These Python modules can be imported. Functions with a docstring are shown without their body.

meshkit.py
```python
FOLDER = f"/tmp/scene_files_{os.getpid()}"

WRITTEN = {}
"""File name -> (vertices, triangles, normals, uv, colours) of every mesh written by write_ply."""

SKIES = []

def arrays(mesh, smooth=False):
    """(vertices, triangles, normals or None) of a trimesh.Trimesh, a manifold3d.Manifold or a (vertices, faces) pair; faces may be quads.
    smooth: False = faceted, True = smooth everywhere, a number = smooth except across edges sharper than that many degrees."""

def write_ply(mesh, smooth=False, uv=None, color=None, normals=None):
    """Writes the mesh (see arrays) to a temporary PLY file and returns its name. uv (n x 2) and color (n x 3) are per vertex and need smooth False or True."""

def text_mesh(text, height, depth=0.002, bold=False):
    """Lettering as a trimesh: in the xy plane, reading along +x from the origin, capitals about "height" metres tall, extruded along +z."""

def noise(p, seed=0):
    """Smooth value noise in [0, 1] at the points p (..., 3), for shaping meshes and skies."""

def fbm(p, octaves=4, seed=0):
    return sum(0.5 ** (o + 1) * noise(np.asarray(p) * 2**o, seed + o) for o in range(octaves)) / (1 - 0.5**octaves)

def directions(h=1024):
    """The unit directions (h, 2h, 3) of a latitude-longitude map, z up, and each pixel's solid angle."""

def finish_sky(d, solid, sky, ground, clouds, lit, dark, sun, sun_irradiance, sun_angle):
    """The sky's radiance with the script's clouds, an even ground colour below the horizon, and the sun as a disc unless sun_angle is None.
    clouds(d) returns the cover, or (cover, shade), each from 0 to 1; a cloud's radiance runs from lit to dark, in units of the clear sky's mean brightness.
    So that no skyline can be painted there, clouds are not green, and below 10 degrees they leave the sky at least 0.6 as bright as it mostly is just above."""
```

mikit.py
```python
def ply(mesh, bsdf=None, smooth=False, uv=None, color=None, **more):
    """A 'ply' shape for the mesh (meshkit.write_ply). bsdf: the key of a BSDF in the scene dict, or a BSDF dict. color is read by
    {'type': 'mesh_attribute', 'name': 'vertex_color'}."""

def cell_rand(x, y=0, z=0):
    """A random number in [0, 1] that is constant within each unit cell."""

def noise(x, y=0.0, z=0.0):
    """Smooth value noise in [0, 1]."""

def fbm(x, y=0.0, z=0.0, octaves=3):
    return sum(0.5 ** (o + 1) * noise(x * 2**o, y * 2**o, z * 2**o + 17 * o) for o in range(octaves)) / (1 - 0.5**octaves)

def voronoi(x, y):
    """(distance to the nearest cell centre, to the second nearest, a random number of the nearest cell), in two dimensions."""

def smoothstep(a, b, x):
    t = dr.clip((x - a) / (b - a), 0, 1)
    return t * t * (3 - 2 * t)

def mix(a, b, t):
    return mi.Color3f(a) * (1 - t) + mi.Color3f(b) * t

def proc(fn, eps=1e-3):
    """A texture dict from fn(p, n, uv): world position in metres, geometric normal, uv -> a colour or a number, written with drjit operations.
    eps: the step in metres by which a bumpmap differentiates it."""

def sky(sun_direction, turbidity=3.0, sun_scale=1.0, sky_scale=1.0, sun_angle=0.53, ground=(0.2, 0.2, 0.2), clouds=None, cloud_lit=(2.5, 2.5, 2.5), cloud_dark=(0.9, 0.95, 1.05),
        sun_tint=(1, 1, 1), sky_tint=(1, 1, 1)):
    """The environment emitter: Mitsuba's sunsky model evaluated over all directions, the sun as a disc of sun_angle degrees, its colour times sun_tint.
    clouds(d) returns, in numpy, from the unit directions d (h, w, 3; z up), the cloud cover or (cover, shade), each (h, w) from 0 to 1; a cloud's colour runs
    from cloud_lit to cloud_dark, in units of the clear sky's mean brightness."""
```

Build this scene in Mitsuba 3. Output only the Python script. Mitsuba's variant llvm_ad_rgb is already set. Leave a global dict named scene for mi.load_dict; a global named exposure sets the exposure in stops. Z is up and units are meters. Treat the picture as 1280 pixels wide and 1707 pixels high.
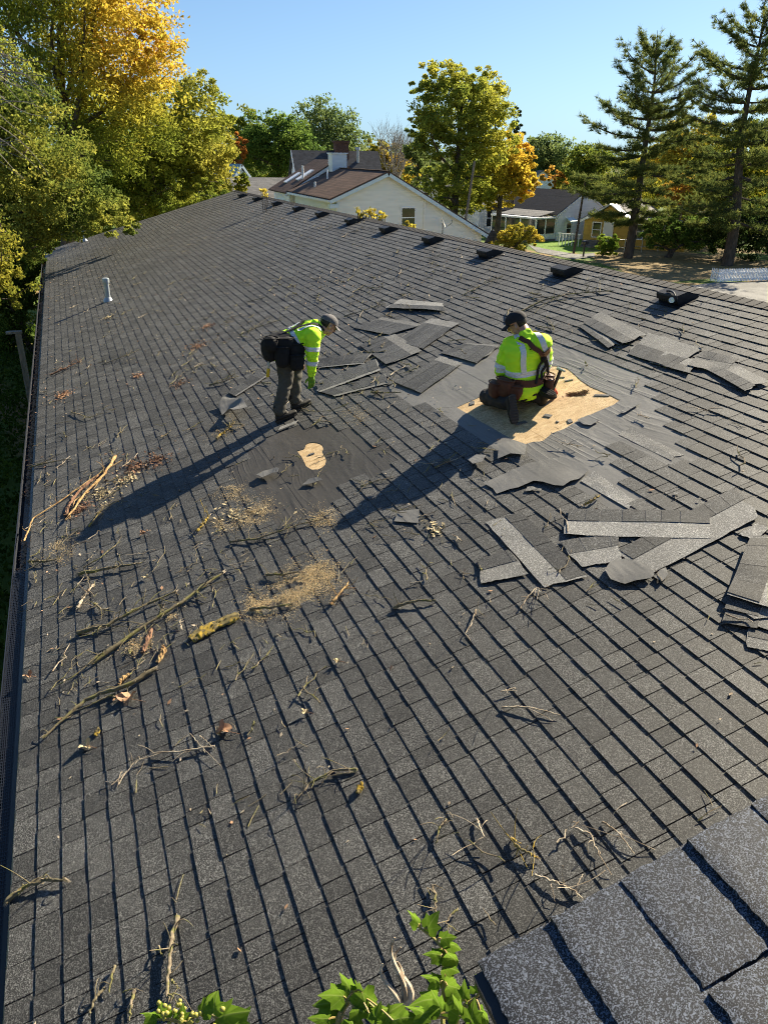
import math, numpy as np, trimesh, drjit as dr, mitsuba as mi, mikit, meshkit, manifold3d as m3
from shapely.geometry import Polygon, Point, LineString
from shapely import affinity
from mikit import proc, noise, fbm, voronoi, cell_rand, smoothstep, mix
T = mi.ScalarTransform4f
scene, labels = {'type': 'scene'}, {}

# ---------------------------------------------------------------- camera, sky, exposure
F_PX, PITCH, YAW, ROLL = 1279.5, math.radians(24.924), math.radians(21.653), math.radians(0.712)
SL = math.radians(15.8)                                   # pitch of the long roof
CS, SN = math.cos(SL), math.sin(SL)
ZE = 3.6                                                  # height of the eave
CAM = np.array([0.795, 0.0, 7.31])
_h = np.array([math.sin(YAW), math.cos(YAW), 0]); _r = np.array([math.cos(YAW), -math.sin(YAW), 0]); _z = np.array([0, 0, 1.0])
FWD = _h * math.cos(PITCH) - _z * math.sin(PITCH)
_u = _z * math.cos(PITCH) + _h * math.sin(PITCH)
RGT, UP = _r * math.cos(ROLL) + _u * math.sin(ROLL), -_r * math.sin(ROLL) + _u * math.cos(ROLL)
scene['camera'] = {'type': 'perspective', 'fov': 2 * math.degrees(math.atan(640 / F_PX)), 'fov_axis': 'x', 'near_clip': 0.05, 'far_clip': 3000.0,
                   'to_world': T().look_at(origin=CAM.tolist(), target=(CAM + FWD).tolist(), up=UP.tolist())}
SUN = np.array([1.366, 0.58, 1.0])
scene['sky'] = mikit.sky(SUN.tolist(), turbidity=2.4, sun_scale=1.9, sky_scale=0.68, ground=(0.12, 0.12, 0.1), sun_tint=(0.91, 1.0, 1.10), sky_tint=(0.87, 1.0, 1.17))
exposure = 2.6

# ---------------------------------------------------------------- helpers
def ray(x, y):
    return FWD + RGT * (x - 640) / F_PX - UP * (y - 853.5) / F_PX
def far(x, y, D):
    """the point D metres ahead (measured level along the view's heading) seen at x, y of the survey photograph"""
    d = ray(x, y); return CAM + d * (D / (d @ _h))
def ground_at(x, y, z=0.0):
    d = ray(x, y); return CAM + d * ((z - CAM[2]) / d[2])
RN = np.array([-SN, 0, CS])
def R(v, Y, h=0.0):
    """roof coordinates (metres up the slope from the eave, metres along it, height above the deck) to the world"""
    v, Y, h = np.broadcast_arrays(np.asarray(v, float), np.asarray(Y, float), np.asarray(h, float))
    return np.stack([v * CS - h * SN, Y, ZE + v * SN + h * CS], -1)
def on_roof(x, y, h=0.0):
    d = ray(x, y); o = np.array([0, 0, ZE]) + RN * h
    P = CAM + d * (((o - CAM) @ RN) / (d @ RN)); q = P - np.array([0, 0, ZE])
    return np.array([q[0] * CS + q[2] * SN, P[1]])
def roofpoly(pts, h=0.0): return np.array([on_roof(x, y, h) for x, y in pts])

used = {}
def key_for(name, parent=None):
    k = name if parent is None else parent + '__' + name
    n = used.get(k, 0); used[k] = n + 1
    return k if n == 0 else f'{k}_{n:03d}'
def tag(k, label=None, cat=None, group=None, kind=None):
    d = {a: b for a, b in (('label', label), ('category', cat), ('group', group), ('kind', kind)) if b}
    if d: labels[k] = d
    return k
def thing(name, label, cat, group=None):
    return tag(key_for(name), label, cat, group)
def put(name, mesh, mat, parent=None, smooth=False, uv=None, color=None, **t):
    k = key_for(name, parent)
    scene[k] = mikit.ply(mesh, mat, smooth=smooth, uv=uv, color=color)
    return tag(k, **t)
def solo(name, mesh, mat, label, cat, group=None, smooth=False, **kw):
    return put(name, mesh, mat, None, smooth, label=label, cat=cat, group=group, **kw)

class MB:
    """collects faces of one mesh"""
    def __init__(s): s.v, s.f, s.n, s.u, s.c = [], [], 0, [], []
    def add(s, v, f, uv=None, col=None):
        v = np.asarray(v, float).reshape(-1, 3); f = np.asarray(f, int)
        if f.shape[1] == 4: f = np.vstack([f[:, [0, 1, 2]], f[:, [0, 2, 3]]])
        s.v.append(v); s.f.append(f + s.n); s.n += len(v)
        if uv is not None: s.u.append(np.broadcast_to(uv, (len(v), 2)))
        if col is not None: s.c.append(np.broadcast_to(col, (len(v), 3)))
        return s
    def mesh(s, m): return s.add(m.vertices, m.faces)
    def box(s, c, e, Rm=np.eye(3)):
        v = (CUBE * np.asarray(e) / 2) @ np.asarray(Rm).T + c
        return s.add(v, CUBEF)
    def beam(s, a, b, w, h, up=(0, 0, 1)):
        a, b = np.asarray(a, float), np.asarray(b, float); d = b - a; L = np.linalg.norm(d); d = d / L
        x = np.cross(d, up); x /= np.linalg.norm(x); y = np.cross(x, d)
        return s.box((a + b) / 2, (w, L, h), np.stack([x, d, y], 1))
    def tube(s, p, r, n=6): 
        v, f = tube(p, r, n); return s.add(v, f)
    def get(s): return (np.vstack(s.v), np.vstack(s.f))
    def uv(s): return np.vstack(s.u)
    def col(s): return np.vstack(s.c)
CUBE = np.array([[x, y, z] for x in (-1, 1) for y in (-1, 1) for z in (-1, 1)], float)
CUBEF = np.array([[0, 1, 3, 2], [4, 6, 7, 5], [0, 4, 5, 1], [2, 3, 7, 6], [0, 2, 6, 4], [1, 5, 7, 3]])
def nrm(a): a = np.asarray(a, float); return a / np.maximum(np.linalg.norm(a, axis=-1, keepdims=True), 1e-12)
def tube(p, r, n=6, caps=True):
    p = np.asarray(p, float); r = np.broadcast_to(np.asarray(r, float), (len(p),))
    t = nrm(np.gradient(p, axis=0)); a = np.cross(t[0], [0, 0, 1.0] if abs(t[0][2]) < .9 else [1.0, 0, 0]); A = []
    for k in range(len(p)):
        a = a - t[k] * (a @ t[k]); a = a / (np.linalg.norm(a) + 1e-12); A.append(a)
    A = np.array(A); B = np.cross(t, A); g = np.arange(n) * 2 * np.pi / n
    v = p[:, None] + r[:, None, None] * (np.cos(g)[None, :, None] * A[:, None] + np.sin(g)[None, :, None] * B[:, None])
    i, j = np.meshgrid(np.arange(len(p) - 1), np.arange(n), indexing='ij')
    q = np.stack([i * n + j, i * n + (j + 1) % n, (i + 1) * n + (j + 1) % n, (i + 1) * n + j], -1).reshape(-1, 4)
    f = np.vstack([q[:, [0, 1, 2]], q[:, [0, 2, 3]]]); v = v.reshape(-1, 3)
    if caps:
        m = len(v); v = np.vstack([v, p[:1], p[-1:]]); k = np.arange(n); e = (len(p) - 1) * n
        f = np.vstack([f, np.stack([(k + 1) % n, k, k * 0 + m], 1), np.stack([e + k, e + (k + 1) % n, k * 0 + m + 1], 1)])
    return v, f
def smoothline(pts, n=12):
    pts = np.asarray(pts, float)
    if len(pts) == 2: return pts[0] + np.linspace(0, 1, n)[:, None] * (pts[1] - pts[0])
    from scipy.interpolate import CubicSpline
    d = np.r_[0, np.cumsum(np.linalg.norm(np.diff(pts, axis=0), axis=1))]
    return CubicSpline(d, pts)(np.linspace(0, d[-1], n))
def prism(poly, h0, h1, to=None):
    """a shapely polygon extruded from h0 to h1; to maps (x, y, h) arrays to the world"""
    m = trimesh.creation.extrude_polygon(poly, h1 - h0, engine='earcut'); v = np.array(m.vertices); v[:, 2] += h0
    if to is not None: v = to(v[:, 0], v[:, 1], v[:, 2])
    return v, np.array(m.faces)
def rotz(a): c, s = math.cos(a), math.sin(a); return np.array([[c, -s, 0], [s, c, 0], [0, 0, 1]])

# ---------------------------------------------------------------- materials
def bs(name, color, rough=0.6, spec=0.5, two=True, bump=None, **k):
    d = {'type': 'principled', 'base_color': color if isinstance(color, dict) else {'type': 'rgb', 'value': list(color)}, 'roughness': rough, 'specular': spec, **k}
    if bump: d = {'type': 'bumpmap', 'arbitrary': bump[0], 'scale': bump[1], 'bsdf': d}
    scene[name] = {'type': 'twosided', 'bsdf': d} if two else d
    return name
def varied(name, a, b, scale=3.0, rough=0.7, spec=0.3, **k):
    return bs(name, proc(lambda p, n, uv: mix(a, b, smoothstep(.3, .7, fbm(p.x * scale, p.y * scale, p.z * scale, 4)))), rough, spec, **k)
def shingle_color(lo, hi, tint, fine, spk=1.0):
    def fn(p, n, uv):
        tone = .70 + .60 * uv.x
        mott = .78 + .44 * fbm(p.x * 9 + uv.y * 50, p.y * 9, p.z * 9, 3)
        big = .74 + .52 * fbm(p.x * .9, p.y * .9, 3.0, 4)
        a = p.x * .77 + p.y * .64; b = p.y * .77 - p.x * .64; a2 = p.x * .39 - p.y * .92; b2 = p.y * .39 + p.x * .92
        g1 = noise(a * fine, b * fine); g2 = noise(a2 * fine * .57 + 9, b2 * fine * .57)
        s = smoothstep(.55, .95, g1) * .9 + smoothstep(.6, .95, g2) * .6
        c = mix(lo, hi, dr.clip(s * spk, 0, 1)) * (tone * mott * big)
        return c * mi.Color3f(tint)
    return proc(fn)
bs('m_shingle', shingle_color((.018, .0182, .018), (.150, .152, .149), (1, 1, 1), 330.), .62, .4)
bs('m_shingle_upper', shingle_color((.011, .013, .0175), (.135, .157, .20), (1, 1, 1), 720., 1.6), .62, .4)
bs('m_headlap', shingle_color((.095, .095, .092), (.33, .327, .313), (1, 1, 1), 300.), .7, .4)
bs('m_cap', shingle_color((.065, .065, .063), (.25, .247, .24), (1, 1, 1), 260.), .7, .4)
def felt_c(p, n, uv):
    a = fbm(p.x * 3, p.y * 1.2, 1.0, 4); w = noise(p.x * 60, p.y * 5, 2.0)
    return mix((.070, .070, .068), (.155, .154, .149), a * .8 + .25 * w) * (.86 + .28 * noise(p.x * 230, p.y * 230, p.z * 230))
def felt_b(p, n, uv):
    w = .12 * noise(p.x * 2.2, p.y * .9, 5.) + .05 * noise(p.x * 6, p.y * 2.5, 8.); a = noise((p.x + w) * 15, p.y * .9, 2.); b = noise((p.x + w) * 38, p.y * 1.7, 7.)
    r1 = smoothstep(.74, 1., 1 - dr.abs(2 * a - 1)); r2 = smoothstep(.7, 1., 1 - dr.abs(2 * b - 1))
    return (r1 * .8 + r2 * .3) * smoothstep(.3, .6, fbm(p.x * 2.1, p.y * .7, 4., 2)) + .12 * noise(p.x * 160, p.y * 160, p.z * 160)
bs('m_felt', proc(felt_c), .6, .4, bump=(proc(felt_b, eps=.004), .0022))
bs('m_felt_worn', proc(lambda p, n, uv: mix((.022, .021, .0195), (.056, .053, .049), dr.clip(fbm(p.x * 3, p.y * 1.2, 1.0, 4) * .8 + .25 * noise(p.x * 60, p.y * 5, 2.0), 0, 1)) * (.86 + .28 * noise(p.x * 230, p.y * 230, p.z * 230))), .6, .4, bump=(proc(felt_b, eps=.004), .0035))
def osb_c(p, n, uv):
    q = fbm(p.x * 6, p.y * 6, 0., 2) * 3.1
    a = p.x * dr.cos(q) + p.y * dr.sin(q); b = p.y * dr.cos(q) - p.x * dr.sin(q)
    d1, d2, w = voronoi(a * 9, b * 30); e1, e2, w2 = voronoi(p.x * 16 + 4, p.y * 34)
    c = mix((.30, .19, .085), (.66, .50, .29), dr.clip(w * .75 + w2 * .5 - .12, 0, 1))
    c = c * (1 - .45 * smoothstep(.12, .0, d2 - d1) * (w2 > .5))
    return c * (.9 + .2 * fbm(p.x * 2, p.y * 2, 0., 3))
bs('m_osb', proc(osb_c), .7, .3)
bs('m_black', (.012, .012, .013), .45, .5)
varied('m_blackplastic', (.006, .006, .007), (.016, .016, .017), 9., .5, .3)
bs('m_gutter', (.010, .012, .018), .4, .5)
bs('m_galv', proc(lambda p, n, uv: mix((.26, .30, .33), (.42, .46, .49), fbm(p.x * 14, p.y * 14, p.z * 14, 3))), .45, .5, metallic=0.4)
bs('m_white', (.74, .75, .76), .5, .4)
bs('m_whitewood', proc(lambda p, n, uv: mix((.78, .80, .81), (.88, .89, .9), fbm(p.x * 6, p.y * 6, p.z * 2, 3))), .6, .3)
# ---------------------------------------------------------------- the long roof
EX = 0.143                      # shingle exposure
NC, Y0, Y1 = 58, 0.35, 36.0
VR = NC * EX                    # ridge
HU = 2.04                       # the taller section's roof plane lies this far above
bld = thing('long_building', 'long low building with a storm littered black shingle roof and bare torn off patches', 'building')
felt_a = Polygon(roofpoly([(905, 575), (1062, 622), (1078, 655), (1095, 695), (1120, 735), (1138, 762), (1100, 758), (1040, 735), (1003, 728), (1012, 757), (1020, 787), (1032, 815),
                           (1055, 845), (1010, 835), (965, 812), (950, 800), (880, 760), (835, 738), (760, 690), (700, 668), (655, 652), (690, 625), (760, 598), (820, 585)])).buffer(0)
felt_b = Polygon(roofpoly([(459, 724), (498, 706), (527, 717), (538, 714), (592, 726), (660, 762), (652, 777), (642, 784), (574, 798), (566, 823), (556, 848), (477, 859), (462, 888),
                           (437, 830), (383, 787), (405, 766)])).buffer(0)
osb_big = Polygon(roofpoly([(761, 679), (803, 660), (840, 640), (880, 622), (912, 609), (930, 610), (945, 614), (958, 624), (968, 634), (985, 645), (1010, 655), (1033, 667), (1022, 675), (1000, 684), (965, 700),
                            (942, 714), (920, 722), (905, 735), (886, 737), (874, 741), (855, 733), (840, 725), (820, 713), (800, 702), (780, 690)])).buffer(0)
osb_small = Polygon(roofpoly([(495, 751), (502, 750), (508, 748), (510, 741), (516, 738), (524, 737), (533, 739), (538, 742), (540, 747), (538, 752), (541, 758), (545, 765), (544, 773), (538, 779), (530, 783),
                              (520, 783), (511, 778), (507, 770), (503, 762), (498, 756)])).buffer(0)
lf = put('roof', MB().add(*prism(Polygon([(-.02, Y0), (VR, Y0), (VR, Y1), (-.02, Y1)]), -.03, -.016, R)).get(), 'm_osb', bld)
# bare boards: sheets with 3 mm joints, showing in the torn holes
for hole, nm in ((osb_big, 'decking_board'), (osb_small, 'decking_board')):
    a, b, c, d = hole.buffer(.12).bounds
    vs = [a] + [1.22 * i for i in range(1, 7) if a < 1.22 * i < c] + [c]
    for i in range(len(vs) - 1):
        put('decking_board', MB().add(*prism(Polygon([(vs[i] + .0015, b), (vs[i + 1] - .0015, b), (vs[i + 1] - .0015, d), (vs[i] + .0015, d)]), -.0155, -.0035, R)).get(), 'm_osb', lf)
# black felt over everything but the holes, wrinkled where it lies bare
bare = felt_a.union(felt_b)
sheet = Polygon([(0, Y0), (VR - .02, Y0), (VR - .02, Y1 - .02), (0, Y1 - .02)]).difference(bare.buffer(.1))
bm = MB()
for g in getattr(sheet, 'geoms', [sheet]): bm.add(*prism(g, -.003, -.001, R))
put('felt_underlay', bm.get(), 'm_black', lf)
def wrinkle(v, Y):
    w = .10 * np.sin(Y * 1.9 + v * 3) + .05 * np.sin(Y * 5.3 + v * 5)
    n1 = meshkit.noise(np.stack([(v + w) * 7, Y * .8, v * 0], -1), 3); r = 1 - np.abs(2 * n1 - 1)
    m = meshkit.noise(np.stack([v * 1.5, Y * .9, v * 0 + 9], -1), 8)
    n2 = meshkit.noise(np.stack([(v + w * .6) * 15, Y * 1.4, v * 0 + 4], -1), 5); r2 = 1 - np.abs(2 * n2 - 1)
    return .003 * np.clip((r - .9) / .1, 0, 1) ** 1.5 * np.clip(m * 2.4 - .7, 0, 1) + .0022 * np.clip((r2 - .86) / .14, 0, 1)
def cloth(poly, step, height):
    """a thin sheet over a flat outline, meshed finely so that it can wrinkle; height(v, Y)"""
    a, b, c, d = poly.bounds; bnd = poly.exterior
    gx, gy = np.meshgrid(np.arange(a, c, step), np.arange(b, d, step), indexing='ij'); q = np.stack([gx.ravel(), gy.ravel()], -1)
    from shapely import contains_xy
    q = q[contains_xy(poly.buffer(-step * .4), q[:, 0], q[:, 1])]
    rings = [np.array([r.interpolate(t).coords[0] for t in np.arange(0, r.length, step * .8)]) for r in [bnd] + list(poly.interiors)]
    from scipy.spatial import Delaunay
    q = np.vstack(rings + [q]); tri = Delaunay(q).simplices; cen = q[tri].mean(1); tri = tri[contains_xy(poly, cen[:, 0], cen[:, 1])]
    e1, e2 = q[tri[:, 1]] - q[tri[:, 0]], q[tri[:, 2]] - q[tri[:, 0]]; ar = e1[:, 0] * e2[:, 1] - e1[:, 1] * e2[:, 0]
    tri = np.where((ar < 0)[:, None], tri[:, ::-1], tri)[np.abs(ar) > 1e-9]
    return q, tri, height(q[:, 0], q[:, 1])
def shell(q, tri, h, t=.002, to=R):
    n = len(q); top, bot = to(q[:, 0], q[:, 1], h + t), to(q[:, 0], q[:, 1], h)
    e = np.sort(np.vstack([tri[:, [0, 1]], tri[:, [1, 2]], tri[:, [2, 0]]]), 1); ed = np.vstack([tri[:, [0, 1]], tri[:, [1, 2]], tri[:, [2, 0]]])
    _, inv, cnt = np.unique(e, axis=0, return_inverse=True, return_counts=True); ed = ed[cnt[inv.ravel()] == 1]
    side = np.vstack([np.stack([ed[:, 0], ed[:, 0] + n, ed[:, 1] + n], 1), np.stack([ed[:, 0], ed[:, 1] + n, ed[:, 1]], 1)])
    return np.vstack([top, bot]), np.vstack([tri, tri[:, ::-1] + n, side])
for area, hole, fm in ((felt_a, osb_big, 'm_felt'), (felt_b, osb_small, 'm_felt_worn')):
    g = area.buffer(.14).difference(hole); g = max(getattr(g, 'geoms', [g]), key=lambda s: s.area)
    # three horizontal rolls, each lapping the one below
    a, b, c, d = g.bounds; cuts = [a - 1] + [x for x in (2.6, 3.45, 4.3, 5.15, 6.0) if a + .2 < x < c - .2] + [c + 1]
    for i in range(len(cuts) - 1):
        piece = g.intersection(Polygon([(cuts[i], b - 1), (cuts[i + 1] + .03, b - 1), (cuts[i + 1] + .03, d + 1), (cuts[i], d + 1)]))
        for s in getattr(piece, 'geoms', [piece]):
            if s.area < .02: continue
            q, tri, h = cloth(s, .018, wrinkle)
            out = np.array([min(.14, area.exterior.distance(Point(*x))) if not area.contains(Point(*x)) else 0 for x in q])
            v, f = shell(q, tri, np.where(out > 0, 0, h) - .0008 + .0024 * np.clip(1 - (q[:, 0] - cuts[i]) / .8, 0, 1), .0012)
            put('felt_sheet', (v, f), fm, lf, smooth=35)
# shingles, course by course, in tabs of uneven length and thickness
rng = np.random.default_rng(7)
tabs = []
for k in range(NC):
    y = Y0 - rng.uniform(0, .25); last = False
    while y < Y1:
        w = rng.choice([rng.uniform(.03, .06), rng.uniform(.10, .17), rng.uniform(.17, .30)], p=[.07, .43, .5])
        a, b = max(y, Y0 + .004 * rng.random()), min(y + w, Y1)
        thick = not last if rng.random() < .75 else last; last = thick
        if b - a > .02: tabs.append((k * EX + rng.normal(0, .0009), a + .0031, b - .0031, (.0124 if thick else .0096) + rng.normal(0, .0005), rng.random(), rng.random()))
        y += w
def tab(t, lift=0.):
    v, a, b, th, u1, u2 = t; dv = .0015 if th > .011 else 0.; v0, v1 = v - dv, v + EX + .012; h0 = .0008
    j = np.array([[v0, a, h0], [v0, b, h0], [v0, b, th], [v0, a, th], [v1, b, .0022], [v1, a, .0022], [v1, a, h0], [v1, b, h0]])
    return R(j[:, 0], j[:, 1], j[:, 2] + lift), np.array([[0, 3, 2], [0, 2, 1], [3, 5, 4], [3, 4, 2], [0, 6, 5], [0, 5, 3], [1, 2, 4], [1, 4, 7]]), (u1, u2)
def inframe(P, m=0):
    d = P - CAM; z = d @ FWD; x, y = 640 + F_PX * (d @ RGT) / z, 853.5 - F_PX * (d @ UP) / z
    return z > 0 and -m < x < 1280 + m and -m < y < 1707 + m, x, y, z
upper_edge = lambda x: 1620 + (x - 790) * (1320 - 1620) / (1280 - 790)
bare_ = felt_a.buffer(.07).union(felt_b.buffer(.03))
keep = [t for t in tabs if not bare_.contains(Point(t[0] + .07, (t[1] + t[2]) / 2))]
scored = []
for i, t in enumerate(keep):
    ok, x, y, z = inframe(R(t[0] + .07, (t[1] + t[2]) / 2))
    if ok and (x < 780 or y < upper_edge(x)): scored.append(((t[2] - t[1]) / z ** 2, i))
near = {i for _, i in sorted(scored)[::-1][:300]}
for i in sorted(near):
    v, f, u = tab(keep[i]); put('shingle', (v, f), 'm_shingle', lf, uv=np.broadcast_to(u, (len(v), 2)))
bm = MB()
for i, t in enumerate(keep):
    if i not in near: bm.add(*tab(t))
put('shingle_field', bm.get(), 'm_shingle', lf, uv=bm.uv(), kind='stuff')
# the far slope, ridge caps, walls, edges
XR, ZR = VR * CS, ZE + VR * SN
def R2(v, Y, h=0.0):            # far slope: v metres down from the ridge
    v, Y, h = np.broadcast_arrays(np.asarray(v, float), np.asarray(Y, float), np.asarray(h, float))
    return np.stack([XR + v * CS + h * SN, Y, ZR - v * SN + h * CS], -1)
put('roof', MB().add(*prism(Polygon([(0.001, Y0), (VR, Y0), (VR, Y1), (.001, Y1)]), -.03, .004, R2)).get(), 'm_shingle', bld)
yy = Y0; cap = []
while yy < Y1 - .02:
    bm = MB(); h0, h1 = .016, .009
    for side, to in ((0, R), (1, R2)):
        a, b = (VR - .15, VR + .001) if side == 0 else (-.001, .15)
        y1 = min(yy + EX + .02, Y1)
        j = np.array([[a, yy, .006], [b, yy, .006], [b, yy, h0], [a, yy, h0], [a, y1, .006], [b, y1, .006], [b, y1, h1], [a, y1, h1]])
        bm.add(to(j[:, 0], j[:, 1], j[:, 2]), np.array([[0, 1, 2, 3], [3, 2, 6, 7], [0, 3, 7, 4], [1, 5, 6, 2], [4, 7, 6, 5]]))
    cap.append(bm.get()); yy += EX
ridge = put('ridge', MB().tube([[XR, Y0 + .02, ZR - .01], [XR, Y1 - .02, ZR - .01]], .012).get(), 'm_black', bld)
rc = MB()
for i, c in enumerate(cap):
    if 35 <= i < 250: put('cap_shingle', c, 'm_cap', ridge, uv=np.full((len(c[0]), 2), rng.random()))
varied('m_wall', (.36, .33, .28), (.42, .39, .33), 2.)
W = MB()
for a, b in (((.35, Y0), (.35, Y1 - .35)), ((2 * XR - .35, Y0), (2 * XR - .35, Y1 - .35))):
    W.beam((*a, ZE / 2 - .1), (*b, ZE / 2 - .1), .2, ZE - .25)
put('wall', W.get(), 'm_wall', bld)
gable = Polygon([(.25, 0), (2 * XR - .25, 0), (2 * XR - .25, ZE - .05), (XR, ZR - .12), (.25, ZE - .05)])
put('wall', prism(gable, Y1 - .5, Y1 - .36, lambda x, y, h: np.stack([x, h, y], -1)), 'm_wall', bld)
# rake board and drip edge at the far end, fascia and gutter along the eave
fb = MB(); fb.add(*prism(Polygon([(-.03, Y1 + .001), (VR, Y1 + .001), (VR, Y1 + .03), (-.03, Y1 + .03)]), -.16, .005, R))
put('rake_board', fb.get(), 'm_black', bld)
put('fascia', MB().add(*prism(Polygon([(-.05, Y0), (-.022, Y0), (-.022, Y1), (-.05, Y1)]), -.17, -.018, R)).get(), 'm_gutter', bld)
gut = thing('rain_gutter', 'black rain gutter full of brown leaf litter along the roof eave', 'gutter')
def extr(prof, ya, yb):         # a profile (x, z) drawn out along y
    prof = np.asarray(prof, float); n = len(prof)
    v = np.vstack([np.c_[prof[:, 0], np.full(n, ya), prof[:, 1]], np.c_[prof[:, 0], np.full(n, yb), prof[:, 1]]])
    return v, np.array([[i, i + 1, n + i + 1, n + i] for i in range(n - 1)])
gx, gz = -.045, ZE - .055
trough = [(gx, gz), (gx - .003, gz - .09), (gx - .085, gz - .09), (gx - .125, gz - .03), (gx - .125, gz + .0), (gx - .118, gz), (gx - .118, gz - .028), (gx - .082, gz - .086), (gx - .005, gz - .086)]
put('trough', extr(trough, Y0, Y1 + .02), 'm_gutter', gut)
bm = MB()                        # the mesh guard over the near stretch, one thin strand after another
for i in range(9): bm.box((gx - .008 - i * .0125, (Y0 + 7.5) / 2, gz - .006 + .0006 * (i % 2)), (.004, 7.5 - Y0, .002))
for yv in np.arange(Y0 + .05, 7.5, .03): bm.box((gx - .059, yv, gz - .0035), (.11, .006, .002))
put('guard_mesh', bm.get(), 'm_gutter', gut, kind='stuff')
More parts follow.
